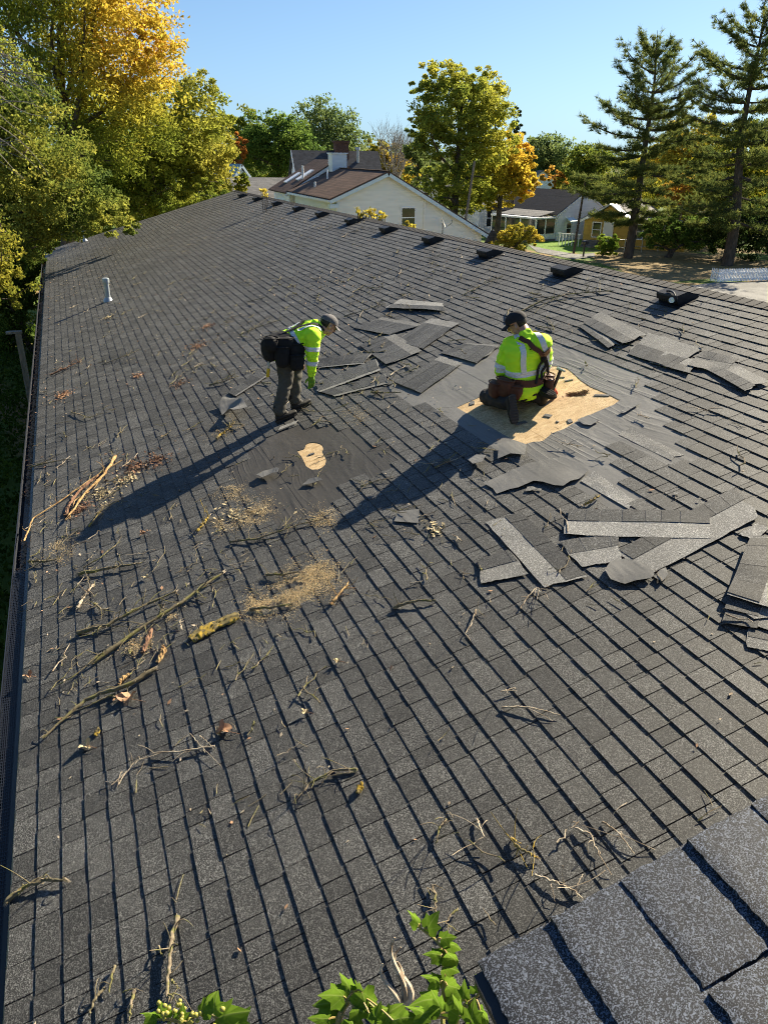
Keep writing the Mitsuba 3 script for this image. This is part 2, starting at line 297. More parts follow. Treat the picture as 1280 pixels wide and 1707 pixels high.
# ---------------------------------------------------------------- the taller section's roof, close to the lens
up = thing('upper_roof', 'blue black shingle roof edge of the taller section, coarse granules seen close up', 'roof')
ea, eb = on_roof(790, 1620, HU), on_roof(1280, 1320, HU)
ye = (ea[1] + eb[1]) / 2
ev = on_roof(772, 1642, HU)[0]
RU = lambda v, y, h: R(v, y, np.asarray(h) + HU)
put('deck', MB().add(*prism(Polygon([(ev + .02, -2.5), (ev + 5, -2.5), (ev + 5, ye - .012), (ev + .02, ye - .012)]), -.06, -.002, RU)).get(), 'm_black', up)
c0 = on_roof(920, 1540, HU)[0]; k0 = int(math.floor((c0 - ev) / EX))
r2 = np.random.default_rng(3)
def big_tab(v0, a, b, th):
    """a tab with a slightly ragged outline, fine enough for its granules to roughen the edge"""
    n = max(2, int((b - a) / .012)); ys = np.linspace(a, b, n); m = 12
    vs = np.linspace(v0, v0 + EX + .03, m); g = np.stack(np.meshgrid(vs, ys, indexing='ij'), -1).reshape(-1, 2)
    edge = np.minimum(np.minimum(g[:, 1] - a, b - g[:, 1]) / .006, (g[:, 0] - v0) / .006).clip(0, 1)
    rag = r2.normal(0, .0012, g.shape) * (edge < .5)[:, None]
    h = th - (th - .0022) * (g[:, 0] - v0) / (EX + .03) - .0016 * (1 - edge) + r2.normal(0, .0003, len(g))
    top = RU(g[:, 0] + rag[:, 0], g[:, 1] + rag[:, 1], h); bot = RU(g[:, 0], g[:, 1], h * 0 + .0002)
    i, j = np.meshgrid(np.arange(m - 1), np.arange(n - 1), indexing='ij'); q = np.stack([i * n + j, (i + 1) * n + j, (i + 1) * n + j + 1, i * n + j + 1], -1).reshape(-1, 4)
    q = np.vstack([q[:, [0, 1, 2]], q[:, [0, 2, 3]]]); N = m * n
    rim = np.r_[np.arange(n), np.arange(1, m) * n + n - 1, (m - 1) * n + np.arange(n - 2, -1, -1), np.arange(m - 2, 0, -1) * n]; nx = np.roll(rim, -1)
    side = np.vstack([np.stack([rim, rim + N, nx + N], 1), np.stack([rim, nx + N, nx], 1)])
    return np.vstack([top, bot]), np.vstack([q, side])
for k in range(-1, 12):
    v0 = max(c0 + k * EX, ev); y = ye; first = True
    while y > ye - 1.6:
        w = {0: .335, 1: .215, 2: .33, -1: .5}.get(k, .25 + .2 * r2.random()) if first else .14 + .22 * r2.random()
        th = .0125 if (k % 2 == 0) == first else .0085
        v, f = big_tab(v0, y - w + .007, y, th + r2.normal(0, .0008)); first = False
        put('shingle', (v, f), 'm_shingle_upper', up, smooth=40) if y > ye - 1.0 else None
        y -= w
put('wall', MB().add(*prism(Polygon([(ev + .3, ye - .5), (ev + 5, ye - .5), (ev + 5, ye - .3), (ev + .3, ye - .3)]), .03 - HU, -.07, RU)).get(), 'm_wall', up)
# ---------------------------------------------------------------- roof vents and pipes
ORD = ['', 'second', 'third', 'fourth', 'fifth', 'sixth', 'seventh', 'eighth', 'ninth', 'tenth', 'eleventh']
vent_px = [(1148, 492), (955, 452), (826, 422), (730, 400), (655, 383), (595, 369), (547, 356), (507, 347), (472, 338), (441, 330), (416, 324)]
def roof_vent(v, Y, label, i):
    t = thing('roof_vent', label, 'vent', 'slant back vents below the ridge')
    w, l, h = .36, .30, .125
    put('flange', MB().add(*prism(Polygon([(v - .24, Y - .25), (v + .05, Y - .25), (v + .05, Y + .25), (v - .24, Y + .25)]), .0105, .0125, R)).get(), 'm_blackplastic', t)
    prof = Polygon([(v - l / 2, .013), (v + l / 2 + .0, .013), (v + l / 2 - .01, .03), (v - l / 2 + .12, h), (v - l / 2 - .02, h), (v - l / 2 - .03, h - .02), (v - l / 2 - .03, .05), (v - l / 2, .045)])
    put('hood', prism(prof, Y - w / 2, Y + w / 2, lambda a, b, c: R(a, c, b)), 'm_blackplastic', t)
    bm = MB()
    for s in np.linspace(-w / 2 + .03, w / 2 - .03, 9): bm.add(*prism(Polygon([(v - l / 2 - .004, Y + s - .004), (v - l / 2 + .002, Y + s - .004), (v - l / 2 + .002, Y + s + .004), (v - l / 2 - .004, Y + s + .004)]), .014, .05, R))
    put('grille', bm.get(), 'm_black', t)
    for sx in (-.15, .15): put('seam', MB().add(*prism(Polygon([(v - l / 2 + .13, Y + sx - .006), (v + l / 2 - .02, Y + sx - .006), (v + l / 2 - .02, Y + sx + .006), (v - l / 2 + .13, Y + sx + .006)]), 0, .004, lambda a, b, c: R(a, b, c + h + .0005 - (np.asarray(a) - v + l / 2 - .12).clip(0) * (h - .03) / (l - .13)))).get(), 'm_blackplastic', t)
    return t
for i, (x, y) in enumerate(vent_px):
    v, Y = on_roof(x, y); v = 8.07
    lab = 'nearest black roof vent, its damper flap open showing a white disc' if i == 0 else 'farthest black roof vent, at the far end of the ridge' if i == 10 else f'{ORD[i]} black roof vent along the ridge, counted from the nearest one'
    t = roof_vent(v - .13, Y, lab, i)
    if i == 0:
        c = R(v - .13 - .19, Y - .11, .075); d = nrm(R(v - .8, Y - .5, .2) - c)
        put('flap', tube([c, c + d * .012], .034, 20), 'm_whitewood', t, label='round white damper disc at the open end')
        arc = smoothline([R(v - .30, Y - .19, .02), R(v - .32, Y - .18, .13), R(v - .28, Y - .1, .15), R(v - .26, Y + .05, .14)], 10)
        put('bent_rim', tube(arc, .012, 6), 'm_blackplastic', t)
def vent_pipe(v, Y, hgt, r, label):
    b = R(v, Y, 0); t = thing('vent_pipe', label, 'vent pipe')
    put('flashing', tube([R(v, Y, .012), R(v, Y, .02), b + [0, 0, .09], b + [0, 0, .1]], [.12, .115, r + .015, r + .006], 20), 'm_galv', t, smooth=40)
    put('pipe', tube([b + [0, 0, .05], b + [0, 0, hgt]], r, 20), 'm_galv', t, smooth=40)
    put('cap', tube([b + [0, 0, hgt - .09], b + [0, 0, hgt - .085], b + [0, 0, hgt - .01], b + [0, 0, hgt + .015], b + [0, 0, hgt + .02]], [r + .012, r + .022, r + .022, r + .012, .01], 20), 'm_galv', t, smooth=40)
vent_pipe(*on_roof(181, 502), .53, .06, 'grey metal vent pipe standing out on the roof left of the workers')
vent_pipe(*on_roof(142, 402), .42, .05, 'small grey vent pipe at the far left corner of the roof')
# ---------------------------------------------------------------- ground, street
def ground_c(p, n, uv):
    a = fbm(p.x * .35, p.y * .35, 0., 4); b = fbm(p.x * 3, p.y * 3, 1., 3)
    g = mix((.045, .085, .016), (.12, .16, .03), b)
    return mix(g, mix((.16, .115, .055), (.26, .18, .08), b), smoothstep(.5, .62, a))
bs('m_ground', proc(ground_c), .9, .2)
gm = trimesh.creation.box((2400, 2400, .5)); gm.apply_translation((0, 0, -.25))
put('ground', gm, 'm_ground', kind='structure')
bs('m_lawn', proc(lambda p, n, uv: mix((.07, .15, .018), (.16, .25, .035), fbm(p.x * 2.5, p.y * 2.5, 0., 4))), .9, .2)
lawn = Polygon([ground_at(*q)[:2] for q in [(895, 404), (955, 398), (975, 404), (970, 418), (930, 421), (900, 412)]])
put('lawn', prism(lawn.buffer(.5), .004, .008), 'm_lawn', kind='structure')
bs('m_straw', proc(lambda p, n, uv: mix((.13, .095, .045), (.26, .19, .09), fbm(p.x * 4, p.y * 4, 0., 4))), .9, .2)
straw = Polygon([ground_at(*q)[:2] for q in [(985, 424), (1040, 412), (1140, 420), (1240, 432), (1300, 445), (1300, 460), (1190, 462), (1100, 470), (1010, 440)]])
put('leaf_strewn_yard', prism(straw.buffer(.3), .004, .009), 'm_straw', kind='structure')
varied('m_concrete', (.12, .118, .112), (.18, .177, .168), 1.2, .85)
pave = Polygon([ground_at(*q)[:2] for q in [(1140, 478), (1190, 471), (1290, 469), (1500, 470), (1500, 540), (1290, 540)]])
put('driveway', prism(pave, .004, .02), 'm_concrete', kind='structure')
walk = Polygon([ground_at(*q)[:2] for q in [(880, 408), (905, 414), (960, 424), (990, 422), (992, 428), (955, 432), (895, 420)]])
put('footpath', prism(walk, .004, .03), 'm_concrete', kind='structure')

# ---------------------------------------------------------------- trees
scene['m_leaf'] = {'type': 'principledthin', 'base_color': {'type': 'mesh_attribute', 'name': 'vertex_color'}, 'roughness': .55, 'diff_trans': 1.1, 'eta': 1.33}
bs('m_bark', proc(lambda p, n, uv: mix((.035, .028, .022), (.13, .105, .085), fbm(p.x * 9, p.y * 9, p.z * 3, 3))), .9, .2)
bs('m_greybark', proc(lambda p, n, uv: mix((.12, .105, .085), (.30, .27, .23), fbm(p.x * 9, p.y * 9, p.z * 3, 3))), .9, .2)
def leaf_cloud(P, s, rng, droop=.3, shape=1.7):
    """a bent four cornered leaf at every point P"""
    n = len(P); s = s * rng.uniform(.65, 1.25, (n, 1))
    a = nrm(rng.normal(0, 1, (n, 3)) - [0, 0, droop]); b = nrm(np.cross(a, nrm(rng.normal(0, 1, (n, 3)) + [0, 0, .6]))); c = np.cross(a, b)
    w = s / shape
    v = np.stack([P - a * s * .5, P + b * w * .5 + c * s * .12, P + a * s * .5, P - b * w * .5 + c * s * .12], 1).reshape(-1, 3)
    i = np.arange(n)[:, None] * 4
    return v, np.vstack([i + [0, 1, 2], i + [0, 2, 3]])
def palette(stops, t):
    stops = np.asarray(stops, float); x = np.clip(t, 0, .9999) * (len(stops) - 1); i = x.astype(int); return stops[i] + (stops[np.minimum(i + 1, len(stops) - 1)] - stops[i]) * (x - i)[:, None]
GREEN = [(.03, .06, .012), (.07, .115, .018), (.13, .17, .025)]
OLIVE = [(.05, .085, .012), (.12, .145, .018), (.24, .21, .02)]
YELLOW = [(.10, .13, .018), (.23, .21, .022), (.36, .26, .025), (.36, .22, .025)]
ORANGE = [(.18, .15, .02), (.32, .19, .03), (.30, .14, .03)]
GREYGREEN = [(.05, .08, .025), (.10, .135, .04), (.16, .18, .06)]
def tree(name, label, D, crown, base_px, n, leaf, cols, seed, trunk=.25, group=None, clump=.2, per=60, warm=None, bark='m_bark', cat='tree', density=1.0, base_z=0., flat=.75, fork=.35, limbs=11):
    rng = np.random.default_rng(seed); t = thing(name, label, cat, group)
    E = []
    for (x, y, rx, ry) in crown:
        c = far(x, y, D); E.append((c, rx * D / F_PX, ry * D / F_PX))
    vol = np.array([a * a * b for _, a, b in E]) ** .8; vol /= vol.sum()
    nc = max(8, n // per); C, rad = [], []
    for j in rng.choice(len(E), nc, p=vol):
        c, a, b = E[j]; d = nrm(rng.normal(0, 1, 3)); q = rng.random() ** .42
        C.append(c + d * [a * q, a * q, b * q]); rad.append(clump * (a * a * b) ** (1 / 3) * rng.uniform(.55, 1.2))
    C, rad = np.array(C), np.array(rad)
    j = rng.integers(0, nc, n)
    off = rng.normal(0, 1, (n, 3)); off *= (rng.random((n, 1)) ** .4) / np.maximum(np.linalg.norm(off, axis=1, keepdims=True), 1e-6)
    P = C[j] + off * rad[j, None] * [1.15, 1.15, flat]
    P = P[P[:, 2] > base_z + .15]; j = j[:len(P)]
    v, f = leaf_cloud(P, leaf, rng)
    zt, zb = max(c[2] + b for c, a, b in E), min(c[2] - b for c, a, b in E)
    hue = meshkit.noise(P * .55 / max(rad.mean(), .3) * .5 + seed, seed) * .75 + .3 * rng.random(len(P)) - .05
    if warm is not None: hue = hue * .6 + warm(P) * .5
    col = palette(cols, hue) * rng.uniform(1.1, 2.15, (len(P), 1)) + .012
    # trunk and limbs
    B = far(base_px, 300, D) if np.isscalar(base_px) else np.array([*base_px, 0.]); B[2] = base_z
    bm = MB(); cen = np.average([c for c, a, b in E], axis=0, weights=vol); top = cen + [0, 0, (zt - cen[2]) * .55]
    tr = smoothline([B - [0, 0, .2], B * .7 + [cen[0] * .3, cen[1] * .3, (B[2] + (zb - B[2]) * .6) - B[2] * .7], [*(cen[:2] * .7 + B[:2] * .3), cen[2]], top], 14)
    bm.tube(tr, trunk * np.linspace(1.15, .18, 14) ** 1.0, 8)
    tw = MB(); nodes = [tr[4:]]; nr = [trunk * np.linspace(1.15, .18, 14)[4:]]
    order = rng.permutation(nc)[:min(nc, 150)]; nb = min(limbs, len(order))
    for q, i in enumerate(order):
        goal = C[i]; big = q < nb
        if big:
            s = int(np.clip(3 + 10 * (fork + (.95 - fork) * rng.random()), 3, 12)); s = max([k for k in range(3, s + 1) if tr[k][2] < goal[2] - .25 * np.linalg.norm((goal - tr[k])[:2])] or [3]); st = tr[s]; r0 = trunk * np.linspace(1.15, .18, 14)[s] * .5
        else:
            A = np.vstack(nodes); dn_ = np.linalg.norm(A - goal, axis=1) + 1.2 * np.clip(A[:, 2] - goal[2], 0, None); s = int(dn_.argmin()); st = A[s]; r0 = min(np.concatenate(nr)[s] * .6, trunk * .16)
        mid = (st + goal) / 2 + rng.normal(0, .07, 3) * np.linalg.norm(goal - st) + [0, 0, (.10 if big else .03) * np.linalg.norm(goal - st)]
        L = smoothline([st, mid, goal], 9); rr = r0 * np.linspace(1, .15, 9) + .006
        (bm if big else tw).tube(L, rr, 6 if big else 4); nodes.append(L[2:]); nr.append(rr[2:])
    if tw.v: put('branches', tw.get(), bark, t, kind='stuff')
    put('trunk', bm.get(), bark, t, smooth=50)
    put('crown', (v, f), 'm_leaf', t, color=np.repeat(col, 4, 0), kind='stuff')
    return t
def pxy(P):
    d = P - CAM; z = d @ FWD; return 640 + F_PX * (d @ RGT) / z, 853.5 - F_PX * (d @ UP) / z
def w_honey(P): x, y = pxy(P); return np.clip((x - 60) / 120, 0, 1) * np.clip((230 - y) / 120, 0, 1) * 1.25
def w_right(P): x, y = pxy(P); return np.clip((x - 180) / 170, 0, 1) * .75 + .25 * np.clip((y - 300) / 60, 0, 1)
tree('locust_tree', 'tall golden yellow tree at the top left, reaching out of the picture', 36, [(150, 40, 130, 130), (60, -40, 150, 130), (225, 150, 85, 110), (150, 190, 130, 90), (240, 30, 45, 60)], 70, 52000, .16, [(.035, .06, .010), (.13, .15, .015), (.28, .235, .028), (.38, .255, .03)], 11, .34, warm=w_honey, clump=.17)
tree('maple_tree', 'broad yellow green tree behind the far left corner of the roof', 43, [(285, 240, 95, 95), (330, 225, 55, 90), (225, 300, 110, 70), (165, 270, 80, 80), (330, 300, 50, 50)], 250, 62000, .17, [(.04, .075, .010), (.12, .155, .014), (.20, .20, .03), (.28, .24, .035)], 12, .3, warm=w_right, clump=.15)
tree('elm_tree', 'dark green tree filling the left edge above the gutter', 27, [(40, 280, 110, 110), (110, 330, 90, 60), (-40, 180, 110, 110), (30, 380, 75, 50), (170, 370, 60, 25)], -190, 52000, .125, [(.028, .05, .012), (.08, .11, .018), (.19, .19, .03), (.30, .25, .04)], 13, .28, clump=.16)
for i, (x, y, rr) in enumerate([(-7.5, 6, 3.6), (-8, 13, 4.2), (-7, -2, 3.6)]):
    rg = np.random.default_rng(90 + i); t = thing('side_tree', ['dark tree beside the near stretch of the eave', 'dark tree beside the eave level with the workers', 'dark tree beside the nearest end of the eave'][i], 'tree')
    cc = np.array([x, y, 6.0]) + nrm(rg.normal(0, 1, (260, 3))) * rg.random((260, 1)) ** .4 * [rr, rr * 1.15, 3.4]; k_ = rg.integers(0, 260, 9000)
    Pq = cc[k_] + rg.normal(0, .33, (9000, 3)); vv, ff = leaf_cloud(Pq, .22, rg); put('crown', (vv, ff), 'm_leaf', t, color=np.repeat(palette(GREEN, rg.random(9000)), 4, 0), kind='stuff')
    put('trunk', tube(smoothline([[x, y, -.1], [x + .2, y, 3], [x, y + .2, 7]], 8), np.linspace(.3, .1, 8), 8), 'm_bark', t)
tree('young_maple', 'yellowing branches hanging over the gutter at the left edge', 15, [(-20, 470, 75, 45), (-60, 400, 90, 60), (10, 500, 30, 22)], -260, 5200, .085, [(.04, .065, .010), (.12, .13, .014), (.22, .18, .02)], 14, .09, clump=.2, per=40)
tree('elder_shrub', 'dark leafy shrub growing up beside the far stretch of the gutter', 30, [(40, 430, 36, 40), (60, 405, 24, 36), (24, 490, 34, 50), (-20, 450, 50, 60), (40, 470, 26, 40), (10, 550, 40, 40)], 20, 26000, .13, [(.03, .055, .009), (.07, .10, .013), (.16, .17, .02)], 115, .1, cat='shrub', clump=.22)
tree('privet_shrub', 'dark shrub mass in the gap beyond the far end of the gutter', 46, [(30, 420, 45, 42), (66, 440, 26, 40), (20, 470, 40, 40), (-20, 440, 40, 60)], 30, 12000, .16, [(.03, .055, .009), (.07, .10, .013), (.16, .17, .02)], 116, .1, cat='shrub', clump=.22)
tree('hedge_shrub', 'ragged yellow green shrubs along the far rake of the roof', 41, [(100, 408, 34, 22), (150, 385, 70, 30), (230, 360, 70, 28), (300, 335, 60, 25), (350, 320, 35, 22)], 240, 16000, .13, OLIVE, 15, .12, cat='shrub', clump=.2)
# bare twigs hanging into the picture at the left edge
rg = np.random.default_rng(5); tw = MB()
for i in range(34):
    a = far(-30 + 20 * rg.random(), 60 + 200 * rg.random(), 20); d = RGT * rg.uniform(.3, 1.6) + [0, 0, rg.uniform(-1.2, .3)]
    tw.tube(smoothline([a, a + d * .5 + rg.normal(0, .12, 3), a + d], 8), np.linspace(.014, .004, 8), 4)
tw.tube(smoothline([far(-160, 420, 20) * [1, 1, 0], far(-90, 300, 20), far(-30, 120, 20), far(-10, 20, 20)], 12), np.linspace(.16, .05, 12), 7)
solo('bare_shrub', tw.get(), 'm_greybark', 'bare grey twigs in front of the dark foliage at the left edge', 'bare tree')
# far trees
tree('far_tree', 'yellow green tree just right of the broad tree, orange patch at its foot', 95, [(405, 225, 38, 38), (385, 240, 40, 50), (420, 260, 30, 40)], 405, 9000, .34, OLIVE, 21, .3)
tree('rust_tree', 'small rust red tree showing between the yellow trees at the left', 88, [(397, 245, 14, 22), (390, 262, 16, 20)], 395, 2600, .3, [(.16, .07, .02), (.3, .11, .02), (.36, .2, .02)], 22, .2)
tree('oak_tree', 'dark green spreading tree left of the slate roofed house', 92, [(445, 225, 38, 32), (480, 235, 40, 40), (430, 265, 38, 45), (500, 270, 40, 40), (465, 205, 24, 20)], 462, 17000, .32, GREEN, 23, .4, clump=.24, per=30)
tree('poplar_tree', 'tall loose grey green tree above the slate roof', 118, [(530, 190, 32, 28), (520, 225, 42, 40), (570, 215, 38, 30), (590, 245, 30, 30), (545, 255, 60, 30)], 540, 12000, .40, GREYGREEN, 24, .4, clump=.3, per=25)
tree('yellow_tree', 'bright yellow tree behind the peak of the white house', 96, [(645, 262, 26, 26), (665, 285, 30, 25), (630, 245, 18, 16), (620, 268, 24, 22)], 650, 7000, .33, YELLOW, 25, .3)
tree('ash_tree', 'dark grey green tree left of the large central tree', 70, [(695, 235, 22, 28), (690, 265, 22, 24), (712, 285, 20, 18)], 695, 5000, .24, GREYGREEN, 26, .16)
def w_top(P): x, y = pxy(P); return np.clip((150 - y) / 60, 0, 1) * .8 + .3 * np.clip((x - 780) / 60, 0, 1)
tree('shade_tree', 'large green central tree with a forked trunk behind the white house', 62, [(740, 140, 46, 34), (705, 150, 26, 40), (800, 150, 46, 32), (770, 185, 78, 45), (815, 200, 40, 50), (735, 225, 50, 36), (800, 240, 60, 36), (705, 215, 26, 26), (770, 310, 50, 40), (730, 305, 34, 30)], 757, 36000, .22, [(.08, .115, .018), (.17, .19, .024), (.27, .245, .03), (.34, .24, .03)], 27, .36, warm=w_top, clump=.17, per=45, fork=.25, limbs=14)
def w_orange(P): x, y = pxy(P); return np.clip((x - 800) / 90, 0, 1) * .7 + np.clip((290 - y) / 50, 0, 1) * .35
tree('sugar_maple', 'golden orange maple right of the large central tree', 66, [(850, 265, 40, 36), (880, 285, 22, 28), (835, 300, 48, 40), (800, 325, 34, 28), (870, 310, 26, 26)], 832, 19000, .24, [(.12, .15, .02), (.26, .24, .025), (.38, .28, .03), (.40, .23, .03)], 28, .3, warm=w_orange, clump=.19)
tree('dark_spire', 'narrow dark tree at the right edge of the central crown', 84, [(863, 195, 10, 18), (860, 225, 12, 22), (857, 255, 12, 22)], 858, 2200, .26, [(.012, .02, .006), (.025, .04, .01)], 29, .2)
tree('linden_tree', 'round green tree behind the roof of the white porch house', 125, [(915, 250, 36, 22), (895, 245, 22, 18), (930, 270, 34, 24), (905, 280, 30, 20)], 915, 9000, .4, GREYGREEN, 30, .35, clump=.26, per=30)
tree('orange_tree', 'small orange tree behind the black roof of the porch house', 100, [(922, 293, 20, 15), (930, 303, 18, 12)], 925, 3200, .28, ORANGE, 31, .2)
tree('willow_tree', 'yellow green tree left of the nearer pine', 98, [(985, 265, 34, 26), (965, 275, 26, 24), (1000, 285, 30, 30), (960, 300, 26, 22), (990, 315, 34, 24)], 985, 9000, .33, OLIVE, 32, .3, clump=.26, per=30)
tree('yard_maple', 'yellow tree between the two pines', 92, [(1140, 240, 46, 40), (1170, 235, 40, 36), (1115, 260, 34, 34), (1190, 250, 24, 22), (1150, 280, 60, 30)], 1140, 15000, .3, YELLOW, 33, .3)
tree('gold_maple', 'broad yellow green tree standing behind both pines', 100, [(1090, 290, 50, 44), (1200, 300, 60, 50), (1250, 320, 60, 50), (1140, 340, 70, 30), (1060, 300, 30, 36)], 1120, 22000, .32, [(.08, .11, .014), (.20, .20, .018), (.36, .27, .02)], 133, .3, clump=.2)
tree('red_maple', 'orange maple low between the two pines', 80, [(1160, 305, 30, 20), (1130, 320, 34, 18), (1180, 318, 24, 16)], 1160, 6500, .27, ORANGE, 34, .2)
tree('green_ash', 'green tree at the right edge behind the farther pine', 85, [(1260, 250, 50, 40), (1285, 300, 60, 50), (1230, 310, 40, 30), (1240, 360, 50, 30)], 1262, 15000, .3, OLIVE, 35, .3)
tree('hawthorn_tree', 'low dark tree with hanging foliage between the pine trunks', 66, [(1130, 375, 40, 26), (1100, 385, 30, 26), (1165, 385, 40, 30), (1140, 400, 46, 18)], 1130, 12000, .2, GREEN, 36, .25)
tree('yew_tree', 'dark bushy evergreen at the right edge behind the picket fence', 64, [(1215, 375, 40, 34), (1260, 390, 40, 40), (1185, 395, 26, 26), (1285, 370, 40, 50)], 1212, 16000, .2, [(.012, .028, .008), (.03, .055, .012), (.06, .09, .016)], 37, .25)
tree('round_bush', 'yellow green bush peeking over the ridge beside the white house', 47, [(850, 392, 26, 16), (880, 396, 24, 14), (868, 385, 24, 12), (850, 408, 34, 12)], 865, 9000, .12, [(.08, .10, .014), (.22, .19, .02), (.34, .23, .03)], 38, .08, cat='bush')
tree('yard_bush', 'leafy green bush beside the yellow house steps', 66, [(1015, 402, 18, 16), (1012, 415, 20, 12)], 1015, 4000, .17, [(.05, .1, .012), (.12, .17, .015), (.22, .23, .02)], 39, .08, cat='bush')
tree('corner_shrub', 'small pointed evergreen shrub at the far end of the ridge', 44, [(404, 300, 13, 10), (400, 312, 16, 12), (406, 290, 6, 8)], 403, 3600, .11, OLIVE, 40, .06, cat='shrub')
for i, (x, y, d_, lab) in enumerate([(600, 352, 21, 'pale yellow leaved sapling tip above the ridge, nearest the house corner'), (618, 353, 21, 'yellow sapling tip above the ridge, under the wall of the white house'), (634, 359, 21, 'yellow green sapling tip just left of the white house window'), (683, 374, 20, 'small yellow sapling tip under the white house window'), (440, 318, 27, 'tiny yellow green sapling tip beside the brown roof eave')]):
    tree('sapling', lab, d_, [(x, y, 8, 7), (x + 4, y + 5, 7, 6)], x, 130, .075, [(.22, .2, .02), (.42, .33, .05)], 50 + i, .012, cat='sapling', group='sapling tips above the ridge', per=12, clump=.5)
for i, (x, y, rr, hh) in enumerate([(58, 46, 4.5, 9), (66, 54, 5, 11), (62, 38, 4.5, 8), (57, 58, 4, 10)]):
    rg = np.random.default_rng(190 + i); t = thing('side_yard_tree', ['tree right of the picket fence', 'tall tree behind the yard at the right', 'tree beside the driveway at the right', 'tree behind the farther pine'][i], 'tree')
    cc = np.array([x, y, hh * .62]) + nrm(rg.normal(0, 1, (160, 3))) * rg.random((160, 1)) ** .4 * [rr, rr, hh * .38]; k_ = rg.integers(0, 160, 7000)
    Pq = cc[k_] + rg.normal(0, .5, (7000, 3)); vv, ff = leaf_cloud(Pq, .36, rg); put('crown', (vv, ff), 'm_leaf', t, color=np.repeat(palette(OLIVE, rg.random(7000)), 4, 0), kind='stuff')
    put('trunk', tube(smoothline([[x, y, -.1], [x + .2, y, hh * .4], [x, y + .2, hh * .8]], 8), np.linspace(.32, .1, 8), 8), 'm_bark', t)
# the wood along the horizon, one far mass
rg = np.random.default_rng(77); Ps, cs = [], []
for i in range(230):
    x = rg.uniform(-500, 1800); D = rg.uniform(140, 200); c = far(x, 300, D); c[2] = rg.uniform(1, 6.0); rr = rg.uniform(3, 5.5); hh = rg.uniform(4, 6.5)
    o = nrm(rg.normal(0, 1, (420, 3))) * rg.random((420, 1)) ** .4 * [rr, rr, hh * .8]; Ps.append(c + o); cs.append(palette(GREYGREEN if rg.random() < .6 else OLIVE, rg.random(420) * .6 + .3 * rg.random()))
Ps, cs = np.vstack(Ps), np.vstack(cs); m = Ps[:, 2] > 0
v, f = leaf_cloud(Ps[m], .8, rg); put('distant_wood', (v, f), 'm_leaf', color=np.repeat(cs[m], 4, 0), kind='stuff', label='far off mass of mixed trees along the horizon', cat='wood')
# bare tree
def bare(name, label, B, H, seed, r=.16, bark='m_greybark'):
    rng = np.random.default_rng(seed); bm = MB()
    def grow(p, d, L, r, lev):
        q = p + d * L; mid = (p + q) / 2 + rng.normal(0, .05 * L, 3)
        bm.tube(smoothline([p, mid, q], 5), np.linspace(r, r * .62, 5), 6 if lev < 2 else 4)
        if lev > 5: return
        for _ in range(3 if lev < 4 else 2): grow(q - d * L * rng.uniform(0, .3), nrm(d + rng.normal(0, .34, 3) + [0, 0, .12]), L * rng.uniform(.6, .8), r * .58, lev + 1)
    for k in range(3): grow(B + rng.normal(0, .15, 3) * [1, 1, 0], nrm(np.array([*rng.normal(0, .13, 2), 1])), H * .33, r, 0)
    return solo(name, bm.get(), bark, label, 'bare tree')
B = far(643, 300, 82); B[2] = 0; bare('bare_tree', 'leafless grey tree standing behind the peak of the white house', B, 11.5, 4)
# pines
def pine(name, label, pts, D, reach, seed, lo, hi, whorls, tr=.32):
    rng = np.random.default_rng(seed); t = thing(name, label, 'pine tree')
    K = np.array([far(x, y, D) for x, y in pts]); K[0][2] = -.1
    tl = smoothline(K, 60); bm = MB(); bm.tube(tl, tr * np.linspace(1.1, .12, 60), 9)
    put('trunk', bm.get(), 'm_bark', t, smooth=50); tw = MB(); Tp, Td, Ts = [], [], []
    for w in range(whorls):
        s = lo + (hi - lo) * (w / (whorls - 1)) ** .95; c = tl[int(s * 59)]; a0 = rng.random() * 6.28
        for b in range(rng.integers(4, 6)):
            az = a0 + b * 1.25 + rng.normal(0, .3); L = np.interp(s, [lo, lo + .2 * (hi - lo), .75, 1], reach) * rng.uniform(.55, 1.15)
            up = np.interp(s, [lo, .6, .85, 1], [-.12, .05, .45, .95]) + rng.normal(0, .1); d = np.array([math.cos(az), math.sin(az), 0])
            ln = smoothline([c, c + d * L * .5 + [0, 0, up * L * .42 - .03 * L], c + d * L + [0, 0, up * L + .10 * L]], 9)
            tw.tube(ln, np.linspace(.055, .012, 9) * (.5 + L / 4), 4)
            m = int(8 + 14 * L)
            for q in range(m):
                u = rng.uniform(.28, 1.03); p = ln[int(min(u, 1) * 8)] + (rng.normal(0, 1, 3) * [.15, .15, .035] + rng.normal(0, .12) * np.cross(d, [0, 0, 1])) * L * .55 * (1.15 - .5 * u)
                Tp.append(p); Td.append(nrm(d * .9 + [0, 0, .55] + rng.normal(0, .35, 3))); Ts.append(rng.uniform(.28, .46))
    put('branches', tw.get(), 'm_bark', t, kind='stuff')
    Tp, Td, Ts = np.array(Tp), np.array(Td), np.array(Ts); nn = 14; n = len(Tp)
    dd = nrm(np.repeat(Td, nn, 0) + rng.normal(0, .55, (n * nn, 3))); p0 = np.repeat(Tp, nn, 0) + rng.normal(0, .05, (n * nn, 3)); L = np.repeat(Ts, nn)[:, None] * rng.uniform(.6, 1.2, (n * nn, 1))
    sd = nrm(np.cross(dd, rng.normal(0, 1, (n * nn, 3)))) * .022
    v = np.stack([p0 - sd, p0 + sd, p0 + dd * L], 1).reshape(-1, 3); f = np.arange(len(v)).reshape(-1, 3)
    hue = np.repeat(rng.random(n), nn) * .6 + .4 * rng.random(n * nn)
    col = palette([(.05, .08, .03), (.12, .155, .045), (.24, .25, .06)], hue); put('needles', (v, f), 'm_leaf', t, color=np.repeat(col, 3, 0), kind='stuff')
